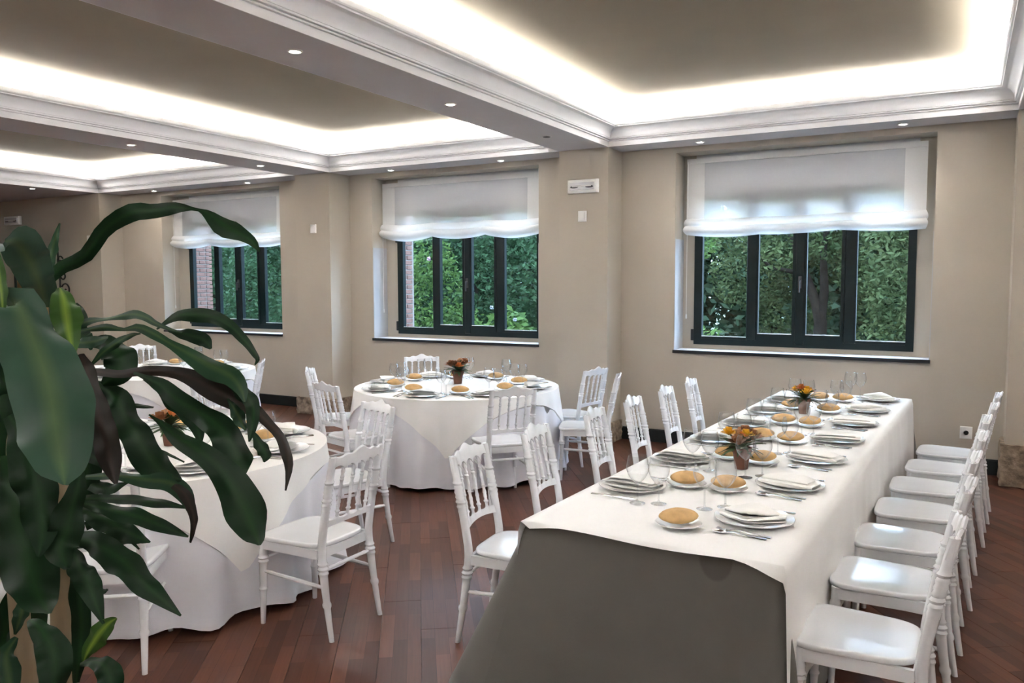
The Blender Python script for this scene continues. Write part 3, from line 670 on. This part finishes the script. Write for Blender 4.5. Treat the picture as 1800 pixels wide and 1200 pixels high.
def proto_spoon():
    m_ = strip([(-.10, .008, .001), (-.09, .0095, .001), (-.03, .005, .003), (.02, .0035, .008), (.048, .004, .006)])
    rows = []
    for i in range(9):
        q = i/8; y = .045+.06*q; w = .019*math.sin(PI*min(.97, max(.07, q**.85)))+.002
        rows.append([(w*math.cos(PI*j/6), y, .007-.006*math.sin(PI*j/6)*math.sin(PI*max(.1, q))+.002*(q-.5)) for j in range(7)])
    m_.loft(rows, False)
    return m_.build('spoon', 'steel')
K = {}
def reg(key, o, cat): o['category'] = cat; K[key] = (o, [])
reg('plate', proto_plate('dinner_plate', .155), 'plate'); reg('bplate', proto_plate('bread_plate', .09), 'plate')
reg('g1', proto_glass('water_glass', .208, .046), 'glass'); reg('g2', proto_glass('wine_glass', .20, .043), 'glass')
reg('roll', proto_roll(), 'bread roll'); reg('nap0', proto_napkin(0), 'napkin'); reg('nap1', proto_napkin(1), 'napkin')
reg('fork', proto_fork(), 'fork'); reg('knife', proto_knife(), 'knife'); reg('spoon', proto_spoon(), 'spoon')
def put(key, p, z, rz, label, group):
    o, u = K[key]; return place(o, u, (p.x, p.y, z), rz, label, group)
ZT = TZ+.0055
def setting(org, right, inw, lab, grp, j=0, nap='nap0', pl=.0, gl=((.10, .33), (.19, .30)), rl=(-.19, .41), cut=True, roll=True, nr=0):
    """org: point on the table edge; right/inw: unit vectors of the diner; lab: where"""
    a = math.atan2(inw.y, inw.x)-PI/2
    P = lambda u, v: org+right*u+inw*v
    jr = lambda s_: R.uniform(-s_, s_)
    pv = .185+pl
    put('plate', P(0, pv), ZT, a, 'white dinner plate, '+lab, 'dinner plates '+grp)
    put(nap, P(.0, pv+.005), ZT+.0125, a+jr(.25)+nr, 'folded white napkin, '+lab, 'napkins '+grp)
    bp = P(rl[0]+jr(.01), rl[1]+jr(.01))
    put('bplate', bp, ZT, 0, 'white bread plate, '+lab, 'bread plates '+grp)
    if roll: put('roll', bp, ZT+.009, .5+jr(.4), 'golden bread roll, '+lab, 'bread rolls '+grp)
    for key, (u, v), nm in (('g1', gl[0], 'larger clear glass, '), ('g2', gl[1], 'smaller clear glass, ')): put(key, P(u+jr(.008), v+jr(.008)), ZT, 0, nm+lab, 'glasses '+grp)
    if cut:
        put('fork', P(-.180+jr(.004), pv-.01), ZT, a+jr(.06), 'steel fork, '+lab, 'cutlery '+grp)
        put('knife', P(.185+jr(.004), pv-.01), ZT, a+jr(.05), 'steel knife, '+lab, 'cutlery '+grp)
        put('spoon', P(-.212+jr(.004), pv+.0), ZT, a+jr(.08), 'steel spoon, '+lab, 'cutlery '+grp)
for k in range(7):
    e = tp(TW/2, 3.22+.625*k-5.0)
    setting(e, tay, -tax, '%s from grey cloth end, stone pillar side' % ORD[k], 'on the long table', k, 'nap1' if k in (0, 6, 5) else 'nap0', gl=((.075, .43), (.135, .365)), rl=(-.215, .43), pl=.02, nr=PI/2)
for k, y in enumerate((3.46, 4.13, 4.74, 5.34, 5.95, 6.55)):
    e = tp(-TW/2, y-5.0)
    setting(e, -tay, tax, '%s from grey cloth end, round tables side' % ORD[k], 'on the long table', k, 'nap0', gl=((.225, .29), (.20, .38)) if k == 0 else ((.19, .29), (.16, .38)), rl=(-.235, .30) if k == 4 else (-.16, .39), pl=-.01, nr=PI/2)
NM = ['facing the window', 'clockwise next']
def ring_settings(c, a0, n, where, cut, skip=()):
    for k in range(n):
        if k in skip: continue
        a = a0-2*PI*k/n; out = Vector((math.cos(a), math.sin(a))); org = Vector(c)+out*.92; inw = -out; right = Vector((-out.y, out.x))*1
        right = Vector((inw.y, -inw.x))
        setting(org, right, inw, '%s, round table %s' % ('at place nearest the long table' if k == 0 else '%s clockwise from long table' % ORD[k], where), 'on the round table '+where, k, 'nap%d' % (k % 2), pl=.0, rl=(-.19, .385), gl=((.09, .385), (.155, .345)), cut=cut)
ring_settings(C1, .35, 8, WH[0], True); ring_settings(C2, -.62, 8, WH[1], True); ring_settings(C3, -.5, 6, WH[2], False)
# ------------------------------------------------------------------ flower pots
def flowers(c, z, lab, seed, kinds, s_=1.0):
    rr = random.Random(seed); t = empty('flower_pot', (c[0], c[1], z), 0, lab, 'flowers', 'small potted table flowers')
    MB().lathe([(.030*s_, 0), (.036*s_, .045*s_), (.043*s_, .082*s_), (.048*s_, .083*s_), (.049*s_, .105*s_), (.043*s_, .105*s_), (.041*s_, .09*s_)], 20, caps=True).build('pot', 'terracotta', t)
    MB().lathe([(.041*s_, .088*s_), (.02*s_, .096*s_), (.002, .098*s_)], 14).build('soil', 'soil', t)
    for k in range(64):
        a = rr.uniform(0, 2*PI); L = rr.uniform(.08, .135)*s_; el = rr.uniform(-.1, 1.2); d = Vector((math.cos(a)*math.cos(el), math.sin(a)*math.cos(el), math.sin(el))); sd = Vector((-math.sin(a), math.cos(a), 0))
        b = Vector((0, 0, .10*s_)); m_ = MB(); m_.uv = None
        rows = []
        for i in range(6):
            q = i/5; p = b+d*L*q-Vector((0, 0, .03*q*q*s_)); w = .016*s_*math.sin(PI*min(.95, q+.08))
            rows.append([p-sd*w+Vector((0, 0, .003)), p, p+sd*w+Vector((0, 0, .003))])
        m_.loft(rows, False); m_.build('leaf', 'herb', t)
    for k, kd in enumerate(kinds):
        a = 2*PI*k/len(kinds)+rr.uniform(-.3, .3); rad = (.02 if k % 3 == 0 else .062)*s_; p = Vector((rad*math.cos(a), rad*math.sin(a), (.142+rr.uniform(0, .035))*s_))
        m_ = MB(); fr = .027*s_ if kd != 'petal_rust' else .036*s_
        for j in range(3):
            for q in range(5+j):
                b = 2*PI*q/(5+j)+j*.5; o_ = fr*(.35+.3*j); tl = .3+.5*j
                cc = p+Vector((o_*math.cos(b), o_*math.sin(b), .006*s_*(2-j))); e1 = Vector((-math.sin(b), math.cos(b), 0))*fr*.5; e2 = Vector((math.cos(b)*math.sin(tl), math.sin(b)*math.sin(tl), math.cos(tl)))*fr*.62
                m_.loft([[cc-e1*.5-e2, cc-e2*1.05, cc+e1*.5-e2], [cc-e1, cc+e2*.0-Vector((math.cos(b), math.sin(b), 0))*-.004, cc+e1], [cc-e1*.7+e2, cc+e2*1.1, cc+e1*.7+e2]], False)
        fo_ = m_.build('flower', kd, t); MB().blob(p, (fr*.35, fr*.35, fr*.4), 8, 5).build('flower_heart', 'petal_rust' if kd != 'petal_rust' else 'petal_orange', fo_)
flowers((-.965, 4.10), ZT, 'terracotta pot of yellow and rust flowers nearer the grey cloth end', 1, ['petal_yellow', 'petal_rust', 'petal_rust', 'petal_peach', 'petal_yellow', 'petal_rust', 'petal_orange'], 1.05)
flowers((-.985, 6.03), ZT, 'terracotta pot of yellow flowers at the window end of the long table', 2, ['petal_yellow', 'petal_orange', 'petal_yellow', 'petal_orange', 'petal_yellow'], 1.05)
flowers((-4.12, 6.30), ZT, 'terracotta pot of rust and cream flowers on the table below the middle window', 3, ['petal_peach', 'petal_rust', 'petal_orange', 'petal_rust', 'petal_rust', 'petal_orange'], 1.2)
flowers((C1[0], C1[1]+.05), ZT, 'terracotta pot of orange flowers on the table beside the plant', 4, ['petal_orange', 'petal_rust', 'petal_orange', 'petal_peach', 'petal_rust'], 1.1)
# ------------------------------------------------------------------ big house plant
def wp(px, py, d): return CAM+(FW+RT*((px-900)/FPX)-UP*((py-600)/FPX))*d
trunk_base = wp(112, 1150, 1.2)
pl = empty('dracaena_plant', (trunk_base.x, trunk_base.y, 0), 0, 'tall dracaena with long arching strap leaves beside the round table', 'plant')
def loc(p): return p-Vector((trunk_base.x, trunk_base.y, 0))
pts = [loc(wp(112, 1150, 1.2))]; pts[0].z = .36
tr = [loc(wp(x, y, 1.2)) for x, y in ((110, 1200), (109, 1090), (107, 1000), (104, 880), (100, 740), (95, 600))]
MB().tube([pts[0], (pts[0]+tr[0])/2]+tr, [.022, .020, .0165, .0155, .0145, .013, .012, .008], 12).build('trunk', 'bark', pl)
MB().tube([pts[0]+Vector((-.06, .05, 0)), loc(wp(40, 1150, 1.3)), loc(wp(20, 900, 1.3)), loc(wp(15, 700, 1.3))], [.02, .016, .014, .008], 10).build('trunk', 'bark', pl)
MB().lathe([(.11, 0), (.125, .02), (.16, .36), (.172, .37), (.172, .40), (.155, .40), (.15, .35)], 28).build('pot', 'pot_grey', pl)
MB().lathe([(.15, .355), (.08, .365), (.002, .37)], 20).build('soil', 'soil', pl)
def catmull(P, n):
    out = []; m_ = len(P)-1
    for k in range(n+1):
        t_ = k/n*m_; i = min(int(t_), m_-1); f_ = t_-i
        p0, p1, p2, p3 = P[max(i-1, 0)], P[i], P[i+1], P[min(i+2, m_)]
        out.append([.5*(2*b+(c-a)*f_+(2*a-5*b+4*c-d_)*f_*f_+(3*b-a-3*c+d_)*f_**3) for a, b, c, d_ in zip(p0, p1, p2, p3)])
    return out
def leaf(m, pts, tilt=.5, wav=.12, ph=0.):
    """pts: (px, py, width px, distance): a strap leaf through these points, tilted about its own midrib"""
    S = catmull(pts, 30); mids = [loc(wp(s_[0], s_[1], s_[3])) for s_ in S]; m_ = MB(); m_.uv = []; rows = []
    for k, s_ in enumerate(S):
        t_ = (mids[min(k+1, 30)]-mids[max(k-1, 0)]).normalized(); view = (mids[k]-loc(CAM)).normalized()
        e = t_.cross(view).normalized(); nrm = e.cross(t_).normalized()
        tl = tilt+.35*math.sin(k*.25+ph); w = max(.0012, abs(s_[2])*s_[3]/FPX*.49/max(.8, math.cos(tl)))
        ax = (e*math.cos(tl)+nrm*math.sin(tl)); nn = ax.cross(t_).normalized(); row = []
        for j in range(7):
            c = j/3-1; rip = wav*w*math.sin(k*.75+ph+(0 if c < 0 else 1.3))*abs(c)**1.5
            row.append(mids[k]+ax*c*w+nn*(.22*w*abs(c)+rip)); m_.uv.append((j/6, k/30))
        rows.append(row)
    m_.loft(rows, False); m_.build('leaf', m, pl, True, 80)
D, M_, BR, BN, BK = 'leaf_dark', 'leaf_mid', 'leaf_bright', 'leaf_brown', 'leaf_back'
LEAVES = [
 (BK, [(22, 545, 40, 1.020), (30, 533, 70, 0.994), (45, 565, 98, 0.969), (70, 628, 116, 0.943), (88, 692, 130, 0.917), (98, 757, 126, 0.891), (108, 812, 82, 0.866), (114, 852, 8, 0.840)], 0.15),
 ('leaf_pale', [(80, 540, 34, 1.120), (74, 515, 48, 1.092), (66, 490, 58, 1.064), (52, 458, 70, 1.036), (30, 428, 62, 1.008), (8, 424, 10, 0.980)], 0.20),
 (D, [(62, 528, 12, 1.190), (100, 476, 22, 1.182), (150, 450, 25, 1.175), (185, 402, 27, 1.167), (230, 374, 33, 1.160), (265, 370, 27, 1.153), (305, 364, 20, 1.145), (345, 368, 5, 1.137), (368, 376, 20, 1.130), (395, 396, 36, 1.123), (425, 412, 24, 1.115), (444, 425, 16, 1.108), (456, 442, 3, 1.100)], 0.30),
 (M_, [(84, 470, 18, 1.250), (94, 430, 14, 1.275), (105, 392, 3, 1.300)], 0.30),
 (BR, [(105, 505, 10, 1.080), (112, 525, 40, 1.060), (116, 555, 50, 1.040), (122, 590, 36, 1.020), (130, 625, 4, 1.000)], 0.05),
 (D, [(132, 600, 20, 1.300), (140, 562, 26, 1.325), (134, 532, 4, 1.350)], 0.20),
 (D, [(120, 570, 20, 1.300), (140, 590, 40, 1.300), (155, 600, 20, 1.300), (160, 615, 4, 1.300)], 0.20),
 (M_, [(116, 584, 10, 1.200), (150, 566, 13, 1.189), (188, 560, 7, 1.177), (230, 552, 15, 1.166), (255, 557, 14, 1.154), (273, 568, 10, 1.143), (298, 578, 6, 1.131), (320, 584, 2, 1.120)], 0.40),
 (D, [(275, 578, 3, 1.180), (292, 566, 8, 1.176), (316, 553, 20, 1.171), (347, 553, 26, 1.167), (378, 558, 24, 1.162), (406, 574, 20, 1.158), (427, 595, 17, 1.153), (443, 614, 13, 1.149), (453, 630, 8, 1.144), (448, 641, 2, 1.140)], 0.30),
 (M_, [(130, 584, 8, 1.160), (150, 580, 7, 1.151), (168, 577, 11, 1.142), (190, 575, 13, 1.132), (218, 579, 6, 1.123), (242, 575, 15, 1.114), (270, 586, 17, 1.105), (298, 603, 14, 1.096), (335, 623, 30, 1.087), (372, 642, 38, 1.078), (406, 660, 34, 1.068), (424, 684, 24, 1.059), (430, 706, 4, 1.050)], 0.35),
 (D, [(380, 652, 6, 1.100), (400, 667, 16, 1.090), (427, 686, 26, 1.080), (445, 715, 26, 1.070), (443, 750, 18, 1.060), (438, 776, 3, 1.050)], 0.30),
 (D, [(295, 580, 4, 1.200), (307, 583, 10, 1.200), (335, 589, 24, 1.200), (360, 599, 24, 1.200), (371, 613, 4, 1.200)], 0.30),
 (BN, [(150, 650, 10, 1.150), (180, 654, 14, 1.142), (212, 657, 15, 1.133), (252, 651, 17, 1.125), (298, 653, 20, 1.116), (335, 663, 30, 1.108), (372, 682, 42, 1.099), (412, 703, 36, 1.091), (446, 719, 24, 1.082), (471, 743, 18, 1.074), (495, 768, 18, 1.065), (505, 796, 18, 1.057), (508, 824, 13, 1.048), (502, 862, 2, 1.040)], 0.25),
 (D, [(235, 655, 6, 1.120), (255, 663, 10, 1.109), (283, 678, 28, 1.098), (313, 703, 36, 1.087), (347, 722, 36, 1.076), (378, 742, 44, 1.064), (403, 770, 56, 1.053), (416, 804, 60, 1.042), (422, 828, 26, 1.031), (419, 840, 3, 1.020)], 0.20),
 (D, [(255, 662, 14, 1.200), (285, 680, 24, 1.190), (323, 713, 38, 1.180), (345, 744, 30, 1.170), (353, 782, 4, 1.160)], 0.30),
 (D, [(262, 728, 3, 1.000), (283, 743, 10, 0.994), (310, 766, 28, 0.988), (347, 790, 36, 0.981), (384, 820, 46, 0.975), (412, 860, 64, 0.969), (435, 905, 72, 0.962), (450, 940, 38, 0.956), (456, 958, 5, 0.950)], 0.20),
 (M_, [(400, 700, 3, 1.080), (407, 710, 10, 1.073), (420, 732, 24, 1.067), (432, 756, 4, 1.060)], 0.30),
 (D, [(440, 752, 2, 1.060), (446, 762, 8, 1.058), (458, 781, 20, 1.055), (467, 798, 22, 1.052), (464, 812, 3, 1.050)], 0.30),
 (D, [(150, 604, 12, 1.220), (187, 602, 32, 1.208), (212, 626, 56, 1.195), (206, 655, 48, 1.182), (180, 676, 8, 1.170)], 0.20),
 (BK, [(120, 596, 10, 1.150), (140, 602, 18, 1.150), (165, 600, 20, 1.150), (190, 592, 4, 1.150)], 0.40),
 (M_, [(160, 642, 4, 1.140), (178, 622, 12, 1.135), (198, 607, 14, 1.130), (224, 591, 10, 1.125), (247, 586, 2, 1.120)], 0.30),
 (D, [(150, 672, 12, 1.200), (184, 684, 26, 1.192), (206, 702, 46, 1.185), (220, 731, 50, 1.177), (236, 756, 50, 1.170), (252, 787, 56, 1.162), (273, 818, 52, 1.155), (298, 836, 32, 1.147), (319, 843, 4, 1.140)], 0.20),
 (M_, [(150, 838, 8, 1.160), (180, 836, 12, 1.155), (212, 836, 16, 1.150), (258, 842, 26, 1.145), (298, 848, 32, 1.140), (323, 867, 30, 1.135), (336, 895, 16, 1.130), (341, 922, 11, 1.125), (334, 953, 2, 1.120)], 0.30),
 (BN, [(305, 852, 10, 1.115), (325, 868, 20, 1.114), (337, 895, 16, 1.113), (342, 922, 11, 1.111), (335, 954, 2, 1.110)], 0.30),
 (D, [(140, 878, 12, 1.220), (162, 876, 15, 1.208), (212, 876, 16, 1.195), (273, 882, 17, 1.182), (332, 893, 3, 1.170)], 0.30),
 (D, [(145, 884, 12, 1.100), (176, 891, 20, 1.093), (235, 905, 30, 1.085), (290, 926, 22, 1.078), (331, 943, 3, 1.070)], 0.30),
 (D, [(140, 895, 16, 1.150), (185, 912, 40, 1.140), (222, 934, 34, 1.130), (264, 953, 3, 1.120)], 0.30),
 (D, [(130, 958, 12, 1.250), (180, 950, 22, 1.240), (225, 947, 18, 1.230), (262, 951, 3, 1.220)], 0.30),
 (D, [(130, 944, 18, 1.050), (165, 954, 42, 1.038), (215, 984, 50, 1.025), (262, 1032, 38, 1.012), (318, 1082, 3, 1.000)], 0.20),
 (D, [(122, 962, 16, 1.000), (138, 990, 34, 0.990), (157, 1030, 42, 0.980), (182, 1096, 4, 0.970)], 0.20),
 (D, [(150, 720, 4, 1.250), (185, 716, 9, 1.238), (212, 720, 7, 1.225), (238, 713, 9, 1.212), (270, 716, 3, 1.200)], 0.30),
 (D, [(150, 745, 10, 1.200), (190, 750, 14, 1.193), (243, 768, 18, 1.187), (268, 788, 3, 1.180)], 0.30),
 (D, [(240, 770, 3, 1.200), (273, 787, 5, 1.187), (300, 800, 5, 1.173), (324, 812, 2, 1.160)], 0.20),
 (BN, [(140, 622, 14, 1.040), (152, 650, 30, 1.028), (166, 700, 38, 1.016), (180, 755, 44, 1.004), (193, 805, 40, 0.992), (204, 850, 6, 0.980)], 0.15),
 (D, [(125, 800, 14, 1.280), (155, 800, 24, 1.270), (190, 815, 20, 1.260), (215, 835, 3, 1.250)], 0.30),
 (D, [(120, 850, 14, 1.280), (155, 850, 22, 1.270), (190, 858, 20, 1.260), (225, 848, 3, 1.250)], 0.30),
 (D, [(150, 925, 16, 1.240), (175, 918, 14, 1.240), (215, 938, 10, 1.240), (245, 965, 3, 1.240)], 0.30),
 (D, [(110, 700, 20, 1.280), (140, 745, 44, 1.275), (152, 800, 50, 1.270), (150, 860, 40, 1.265), (140, 920, 6, 1.260)], 0.20),
 (D, [(120, 640, 20, 1.300), (160, 690, 36, 1.300), (170, 740, 30, 1.300), (165, 790, 4, 1.300)], 0.20),
 (D, [(15, 730, 20, 1.000), (32, 755, 44, 0.990), (50, 810, 62, 0.980), (70, 870, 64, 0.970), (75, 930, 52, 0.960), (68, 978, 6, 0.950)], 0.15),
 (D, [(142, 815, 6, 1.000), (138, 850, 26, 0.992), (128, 890, 44, 0.983), (118, 930, 56, 0.975), (106, 962, 58, 0.967), (116, 992, 20, 0.958), (118, 1000, 4, 0.950)], 0.15),
 (D, [(10, 800, 30, 1.100), (20, 850, 70, 1.076), (34, 920, 96, 1.052), (50, 990, 100, 1.028), (68, 1045, 66, 1.004), (87, 1078, 6, 0.980)], 0.15),
 (D, [(40, 600, 30, 1.300), (5, 680, 70, 1.288), (-10, 800, 80, 1.275), (-5, 900, 60, 1.262), (5, 980, 10, 1.250)], 0.20),
 (D, [(20, 600, 20, 1.300), (30, 680, 60, 1.300), (20, 760, 50, 1.300), (10, 800, 10, 1.300)], 0.20),
 (D, [(134, 985, 8, 1.140), (136, 1020, 24, 1.140), (143, 1080, 32, 1.140), (140, 1150, 28, 1.140), (134, 1200, 10, 1.140)], 0.20),
 (D, [(52, 1088, 10, 0.960), (66, 1100, 30, 0.952), (84, 1125, 48, 0.944), (96, 1160, 58, 0.936), (96, 1205, 44, 0.928), (92, 1240, 6, 0.920)], 0.15),
 (M_, [(48, 1040, 6, 1.100), (42, 1062, 22, 1.093), (36, 1085, 24, 1.087), (26, 1115, 4, 1.080)], 0.20),
 (BR, [(146, 1165, 4, 0.980), (156, 1142, 24, 0.978), (172, 1116, 36, 0.975), (190, 1096, 24, 0.972), (205, 1086, 3, 0.970)], 0.10),
 (D, [(140, 1168, 6, 0.960), (162, 1162, 18, 0.953), (182, 1170, 36, 0.945), (195, 1198, 44, 0.938), (196, 1250, 8, 0.930)], 0.20),
 (D, [(158, 1050, 4, 1.050), (172, 1043, 14, 1.050), (190, 1036, 3, 1.050)], 0.20),
 (BR, [(-6, 440, 8, 1.000), (-3, 480, 24, 0.990), (3, 520, 20, 0.980), (5, 550, 4, 0.970)], 0.20),
 (D, [(60, 1010, 20, 1.300), (30, 1060, 50, 1.300), (10, 1120, 56, 1.300), (-5, 1190, 30, 1.300), (-8, 1215, 4, 1.300)], 0.20),
 (M_, [(30, 1120, 8, 1.200), (12, 1150, 30, 1.183), (15, 1190, 40, 1.167), (25, 1240, 8, 1.150)], 0.20),
 (D, [(80, 980, 20, 1.320), (55, 1060, 50, 1.313), (50, 1140, 60, 1.307), (55, 1220, 20, 1.300)], 0.20),
]
for i, (m, p, tl) in enumerate(LEAVES): leaf(m, p, tl, .24, i*1.7)
# ------------------------------------------------------------------ garden outside
tag(MB().box(-60, YW+.3, -.5, 40, 70, -.3).build('garden_ground', 'lawn', None, False), 'shaded garden lawn outside the windows', kind='structure')
def jamb(x, y0, y1, lab):
    t = empty('brick_pier', (x, y0, 0), 0, lab, 'brick wall')
    MB().box(-.45, .006, -.3, -.008, y1-y0-.006, 3.0).build('mortar_core', 'mortar', t, False)
    n = int((y1-y0)/.125); me1 = MB().rbox(0, 0, 0, .012, .235, .052, .003).mesh('brick', 'brick', False); me2 = MB().rbox(0, 0, 0, .012, .112, .052, .003).mesh('brick', 'brick', False)
    for r_ in range(28):
        z = .9+.064*r_; y = 0; odd = r_ % 2; first = True
        while y < y1-y0-.05:
            half = (odd and first) or (y1-y0-y < .24); first = False
            o = link('brick', me2 if half else me1, t); o.location = (-.012+R.uniform(-.002, .002), y, z); y += .124 if half else .247
jamb(-6.42, YW+.10, YW+.38, 'brick outer pier seen through the middle window')
jamb(-10.42, YW+.10, YW+.42, 'brick outer pier seen through the far window')
def foliage(t, blobs, n, size, m, seed, name='foliage'):
    rr = random.Random(seed); m_ = MB(); tot = sum(b[3]*b[4]*b[5] for b in blobs)
    for (bx, by, bz, rx, ry, rz) in blobs:
        k_ = int(n*rx*ry*rz/tot)
        for _ in range(k_):
            while True:
                a, b, c = rr.uniform(-1, 1), rr.uniform(-1, 1), rr.uniform(-1, 1); q = a*a+b*b+c*c
                if .25 < q < 1: break
            p = Vector((bx+a*rx, by+b*ry, bz+c*rz)); u = Vector((rr.gauss(0, 1), rr.gauss(0, 1), rr.gauss(0, .6)-.3)).normalized(); w = u.cross(Vector((rr.gauss(0, 1), rr.gauss(0, 1), rr.gauss(0, 1)))).normalized()
            s_ = size*rr.uniform(.6, 1.3)
            k = len(m_.v); m_.v += [tuple(p-u*s_), tuple(p+w*s_*.42), tuple(p+u*s_), tuple(p-w*s_*.42)]; m_.f.append((k, k+1, k+2, k+3))
    return tag(m_.build(name, m, t, False), kind='stuff')
def tree(x, y, branches, blobs, n, size, m, seed, lab, rad=.16):
    t = empty('garden_tree', (x, y, -.3), 0, lab, 'tree', 'trees in the garden')
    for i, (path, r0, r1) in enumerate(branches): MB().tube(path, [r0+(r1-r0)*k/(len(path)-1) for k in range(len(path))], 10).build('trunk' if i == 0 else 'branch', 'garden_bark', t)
    foliage(t, blobs, n, size, m, seed); return t
# forked tree behind the long-table window
tree(-2.25, 15.2, [([(0, 0, 0), (.0, 0, .7), (.02, 0, 1.25), (-.06, 0, 1.6), (-.28, .1, 2.1), (-.6, .2, 3.0), (-.8, .2, 4.4)], .145, .04), ([(.01, 0, 1.3), (.07, 0, 1.8), (.03, .05, 2.5), (.25, .1, 4.4)], .10, .03), ([(-.28, .1, 2.1), (-.9, .1, 2.25), (-1.5, .1, 2.9)], .05, .015), ([(-.6, .2, 3.0), (-1.0, 0, 3.5), (-1.2, 0, 4.2)], .045, .02)],
     [(.9, .9, 2.6, 1.3, .7, .9), (1.2, .5, 1.6, .9, .6, .7), (-.6, .9, 3.0, 1.1, .6, .8), (-1.3, .7, 2.1, .9, .6, .7), (.3, .5, 3.9, 1.6, .8, .9), (-1.7, -.4, 2.9, .7, .5, .5), (1.4, .4, 3.4, 1.1, .7, .9), (-.7, 1.0, 1.4, .8, .6, .6), (.25, -.5, 2.75, .8, .35, .42), (-.6, -.5, 2.45, .55, .3, .3), (-.3, -.5, 3.4, .9, .35, .45), (.7, -.4, 2.1, .45, .3, .4)], 21000, .058, 'fol_c', 11, 'forked tree with grey trunk outside the long table window')
tree(-.2, 14.0, [([(0, 0, 0), (.05, 0, 1.4), (-.05, .1, 3), (.1, 0, 4.6)], .14, .05)], [(-.3, 0, 2.2, 1.0, .8, 1.3), (-.1, 0, 3.6, 1.1, .9, 1.2), (.4, .1, 1.2, .8, .7, .9), (-.7, 0, 1.0, .6, .6, .7)], 9000, .058, 'fol_c', 12, 'dense leafy tree at the pillar end of the long table window')
tree(-4.3, 11.6, [([(0, 0, 0), (.1, 0, 1.4), (.3, 0, 2.6), (.5, 0, 3.6)], .08, .03)], [(.2, 0, 3.4, .9, .7, .7), (.7, .1, 2.6, .5, .5, .35), (-.2, 0, 2.2, .7, .6, .8), (.1, 0, 1.3, .8, .6, .7), (.9, 0, 1.0, .5, .5, .35)], 8000, .052, 'fol_a', 13, 'bright green young tree outside the long table window')
tree(-8.2, 13.0, [([(0, 0, 0), (.1, 0, 1.6), (-.2, 0, 3.2), (0, 0, 4.6)], .13, .05)], [(0, 0, 3.2, 1.5, 1, 1.2), (.8, 0, 2.0, 1.2, .9, 1.0), (-1.0, 0, 2.2, 1.2, .9, 1.2), (.3, 0, 1.0, 1.6, .9, .8)], 15000, .06, 'fol_b', 14, 'dark green tree outside the middle window')
tree(-10.6, 12.6, [([(0, 0, 0), (.1, 0, 1.6), (.2, 0, 3.4)], .1, .04)], [(0, 0, 3.0, 1.2, .9, 1.2), (.6, 0, 1.8, 1.0, .8, .9), (-.7, 0, 1.6, 1.0, .8, 1.0)], 10000, .058, 'fol_a', 15, 'bushy bright tree between middle and far windows')
tree(-14.0, 12.8, [([(0, 0, 0), (.1, 0, 1.6), (.2, 0, 3.4)], .12, .04)], [(0, 0, 3.0, 1.6, 1, 1.3), (1.0, -.2, 1.8, 1.3, .9, 1.1), (-1.2, 0, 1.8, 1.2, .9, 1.2)], 11000, .06, 'fol_b', 16, 'leafy tree outside the far window')
def shrub(x, y, blobs, n, size, m, seed, lab, fl=()):
    t = empty('garden_shrub', (x, y, -.3), 0, lab, 'shrub', 'shrubs in the garden')
    MB().tube([(0, 0, 0), (.02, .02, .5), (.0, 0, .9)], [.03, .025, .015], 8).build('stem', 'garden_bark', t)
    foliage(t, blobs, n, size, m, seed)
    for (fx, fy, fz, r_, mm) in fl:
        m_ = MB()
        for q in range(7): b = 2*PI*q/6+fx*9; k_ = r_*.55*(q < 6)*(1+.3*math.sin(5*q)); m_.blob((fx+k_*math.cos(b), fy-.01*(q % 2), fz+k_*math.sin(b)), (r_*.5, r_*.35, r_*.42), 7, 5)
        m_.build('flower', mm, t)
shrub(-3.55, 10.4, [(0, 0, 1.35, .45, .35, .5), (.3, 0, .9, .45, .35, .4), (-.4, 0, 1.0, .5, .35, .5)], 3600, .042, 'fol_a', 21, 'pink-flowered shrub outside the long table window', [(.36, -.35, 1.62, .034, 'petal_pink'), (-.05, -.38, 1.85, .04, 'petal_pink')])
shrub(-7.3, 10.6, [(0, 0, 1.7, .55, .4, .9), (.3, 0, 1.2, .6, .4, .5), (-.2, 0, 2.4, .4, .4, .6)], 2200, .05, 'fol_a', 22, 'shrub with a pink bloom outside the middle window', [(.12, -.4, 2.35, .034, 'petal_pink')])
shrub(-6.2, 10.9, [(0, 0, 1.25, .35, .3, .35), (.3, 0, 1.0, .4, .3, .3)], 500, .08, 'fol_a', 23, 'pale flowering shrub low outside the middle window', [(-.1, -.3, 1.6, .034, 'petal_pale'), (.1, -.3, 1.45, .034, 'petal_pale'), (.3, -.3, 1.42, .034, 'petal_pale')])
shrub(-11.7, 10.8, [(0, 0, 1.9, .5, .4, 1.0), (.5, 0, 1.3, .5, .4, .6)], 2200, .05, 'fol_b', 24, 'small-leaved shrub outside the far window')
hd = empty('garden_hedge', (-9, 19, -.3), 0, 'tall dark evergreen screen at the back of the garden', 'hedge')
for i in range(12): MB().tube([(-14+2.4*i, 0, 0), (-13.9+2.4*i, 0, 2.4), (-14+2.4*i, .1, 5)], [.12, .1, .05], 8).build('trunk', 'garden_bark', hd)
foliage(hd, [(-26+2.2*i, 5, z, 2.2, 1.2, 2.0) for i in range(18) for z in (1.2, 3.4)]+[(-17+1.5*i, R.uniform(-.4, .4), z, 1.5, 1.2, 1.5) for i in range(20) for z in (1.0, 2.6, 4.0+R.uniform(-.4, .4))], 150000, .15, 'fol_e', 31)
